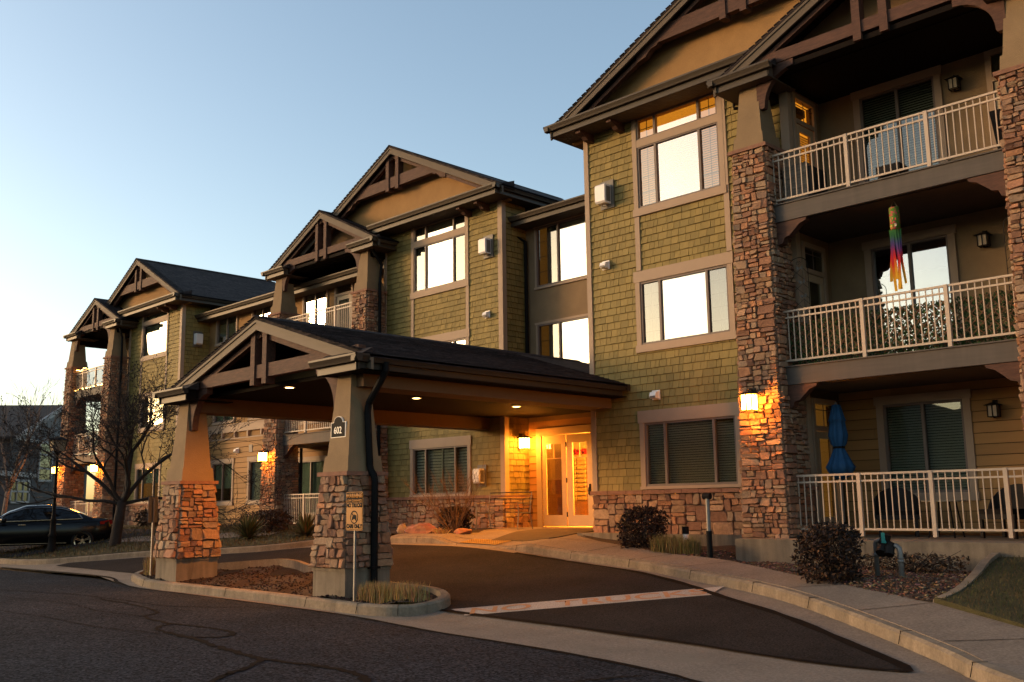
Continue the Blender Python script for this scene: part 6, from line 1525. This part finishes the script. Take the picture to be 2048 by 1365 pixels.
for s in (-1, 1):
    e = s*(hw_+.5); ze2 = zpk-(zpk-ze_)/6.6*(hw_+.5)
    m.hexa([hpnt(0, .45, zpk-.12), hpnt(e, .45, ze2-.12), hpnt(e, -11.4, ze2-.12), hpnt(0, -11.4, zpk-.12), hpnt(0, .45, zpk), hpnt(e, .45, ze2), hpnt(e, -11.4, ze2), hpnt(0, -11.4, zpk)])
m.build('roof', mat('grey_house_roof', (.045, .043, .045), .9, var=.2, scale=8), HS)
for s in (-1, 1):
    m = MB(); e = s*(hw_+.52); ze2 = zpk-(zpk-ze_)/6.6*(hw_+.5)
    m.hexa([hpnt(0, .45, zpk-.27), hpnt(e, .45, ze2-.27), hpnt(e, .53, ze2-.27), hpnt(0, .53, zpk-.27), hpnt(0, .45, zpk+.02), hpnt(e, .45, ze2+.02), hpnt(e, .53, ze2+.02), hpnt(0, .53, zpk+.02)]); m.build('rake_board', M['wtrim'], HS)
m = MB(); hbox(m, -7.4, -2.6, 0, .07, 1.9, 2.15); hbox(m, -hw_, hw_, 0, .05, 3.9, 4.05); m.build('trim_band', M['wtrim'], HS)
for (s0, s1, z0, z1, nm, nb) in ((-2.35, -.2, 1.7, 4.05, 2, 1), (-6.1, -3.45, .45, 1.75, 1, 3)):
    m = MB(); hbox(m, s0, s1, 0.02, .1, z0, z0+.13); hbox(m, s0, s1, .02, .1, z1-.13, z1); hbox(m, s0, s0+.13, .02, .1, z0, z1); hbox(m, s1-.13, s1, .02, .1, z0, z1)
    for i in range(1, nm+1): z = z0+(z1-z0)*i/(nm+1); hbox(m, s0, s1, .02, .095, z-.05, z+.05)
    for i in range(1, nb): q = s0+(s1-s0)*i/nb; hbox(m, q-.03, q+.03, .02, .095, z0, z1)
    wo_ = m.build('window', M['wtrim'], HS)
    m = MB(); hbox(m, s0+.1, s1-.1, .03, .045, z0+.1, z1-.1); m.build('pane', M['hglass'], wo_)
    m = MB(); hbox(m, s0+.1, s1-.1, .021, .026, z0+.1, z1-.1); m.build('blind', M['teal_shade'], wo_)
# added unseen ridge, shaped to keep bright sky out of ground floor window reflections
mb = MB(); rg = random.Random(9); n = 60
for i in range(n+1):
    a = rad(-97-115*i/n); h = 64+5*math.sin(i*.5)+3*math.sin(i*1.3+1)+2*math.sin(i*2.9); h *= min(1, (i+1)/6, (n+1-i)/6)
    for r_, z in ((520, -4), (600, h*.55), (680, h), (800, -4)): mb.v.append((math.sin(a)*r_, math.cos(a)*r_, z))
for i in range(n):
    for j in range(3): mb.f.append((i*4+j, (i+1)*4+j, (i+1)*4+j+1, i*4+j+1)); mb.c.append(None); mb.m.append(0)
mb.build('unseen_hills', mat('unseen_hills_dark', (.05, .045, .035), .95, var=.2, scale=.05), kind='structure', smooth=True)
# ------------------------------------------------------------------ camera, sky, sun
cd = bpy.data.cameras.new('camera'); cd.sensor_width = 36; cd.lens = 1962.556/2048*36; cd.clip_start = .1; cd.clip_end = 3000
cam = bpy.data.objects.new('camera', cd); COL.objects.link(cam)
yaw, pitch, roll = -.782323563, .164986668, -.0149163587
fw = Vector((math.sin(yaw)*math.cos(pitch), math.cos(yaw)*math.cos(pitch), math.sin(pitch)))
r_ = Vector((math.cos(yaw), -math.sin(yaw), 0)); u_ = r_.cross(fw)
rr = r_*math.cos(roll)+u_*math.sin(roll); uu = -r_*math.sin(roll)+u_*math.cos(roll)
mw = Matrix.Identity(4)
for i in range(3): mw[i][0] = rr[i]; mw[i][1] = uu[i]; mw[i][2] = -fw[i]
cam.matrix_world = mw; SC.camera = cam

SUN_AZ = math.atan2(-.82, -.57)   # compass-like: x = sin, y = cos
SUN_EL = rad(6.0)
wd = bpy.data.worlds.new('World'); SC.world = wd; wd.use_nodes = True; nt = wd.node_tree
for n in list(nt.nodes): nt.nodes.remove(n)
o = nt.nodes.new('ShaderNodeOutputWorld'); bg = nt.nodes.new('ShaderNodeBackground'); sk = nt.nodes.new('ShaderNodeTexSky')
sk.sky_type = 'NISHITA'; sk.sun_disc = False; sk.sun_elevation = SUN_EL; sk.sun_rotation = SUN_AZ
sk.altitude = 1300; sk.air_density = 1.0; sk.dust_density = 5.5; sk.ozone_density = .9
bg.inputs[1].default_value = .12
nt.links.new(sk.outputs[0], bg.inputs[0]); nt.links.new(bg.outputs[0], o.inputs[0])
sl = bpy.data.lights.new('sun', 'SUN'); sl.energy = 1.15; sl.angle = rad(14); sl.color = (1, .58, .28)
so_ = bpy.data.objects.new('sun', sl); COL.objects.link(so_)
d = Vector((math.sin(SUN_AZ)*math.cos(SUN_EL), math.cos(SUN_AZ)*math.cos(SUN_EL), math.sin(SUN_EL)))
so_.rotation_euler = (-d).to_track_quat('-Z', 'Y').to_euler()
vs = SC.view_settings; vs.view_transform = 'Standard'; vs.look = 'None'; vs.exposure = 1.82; vs.gamma = 1; vs.use_curve_mapping = False
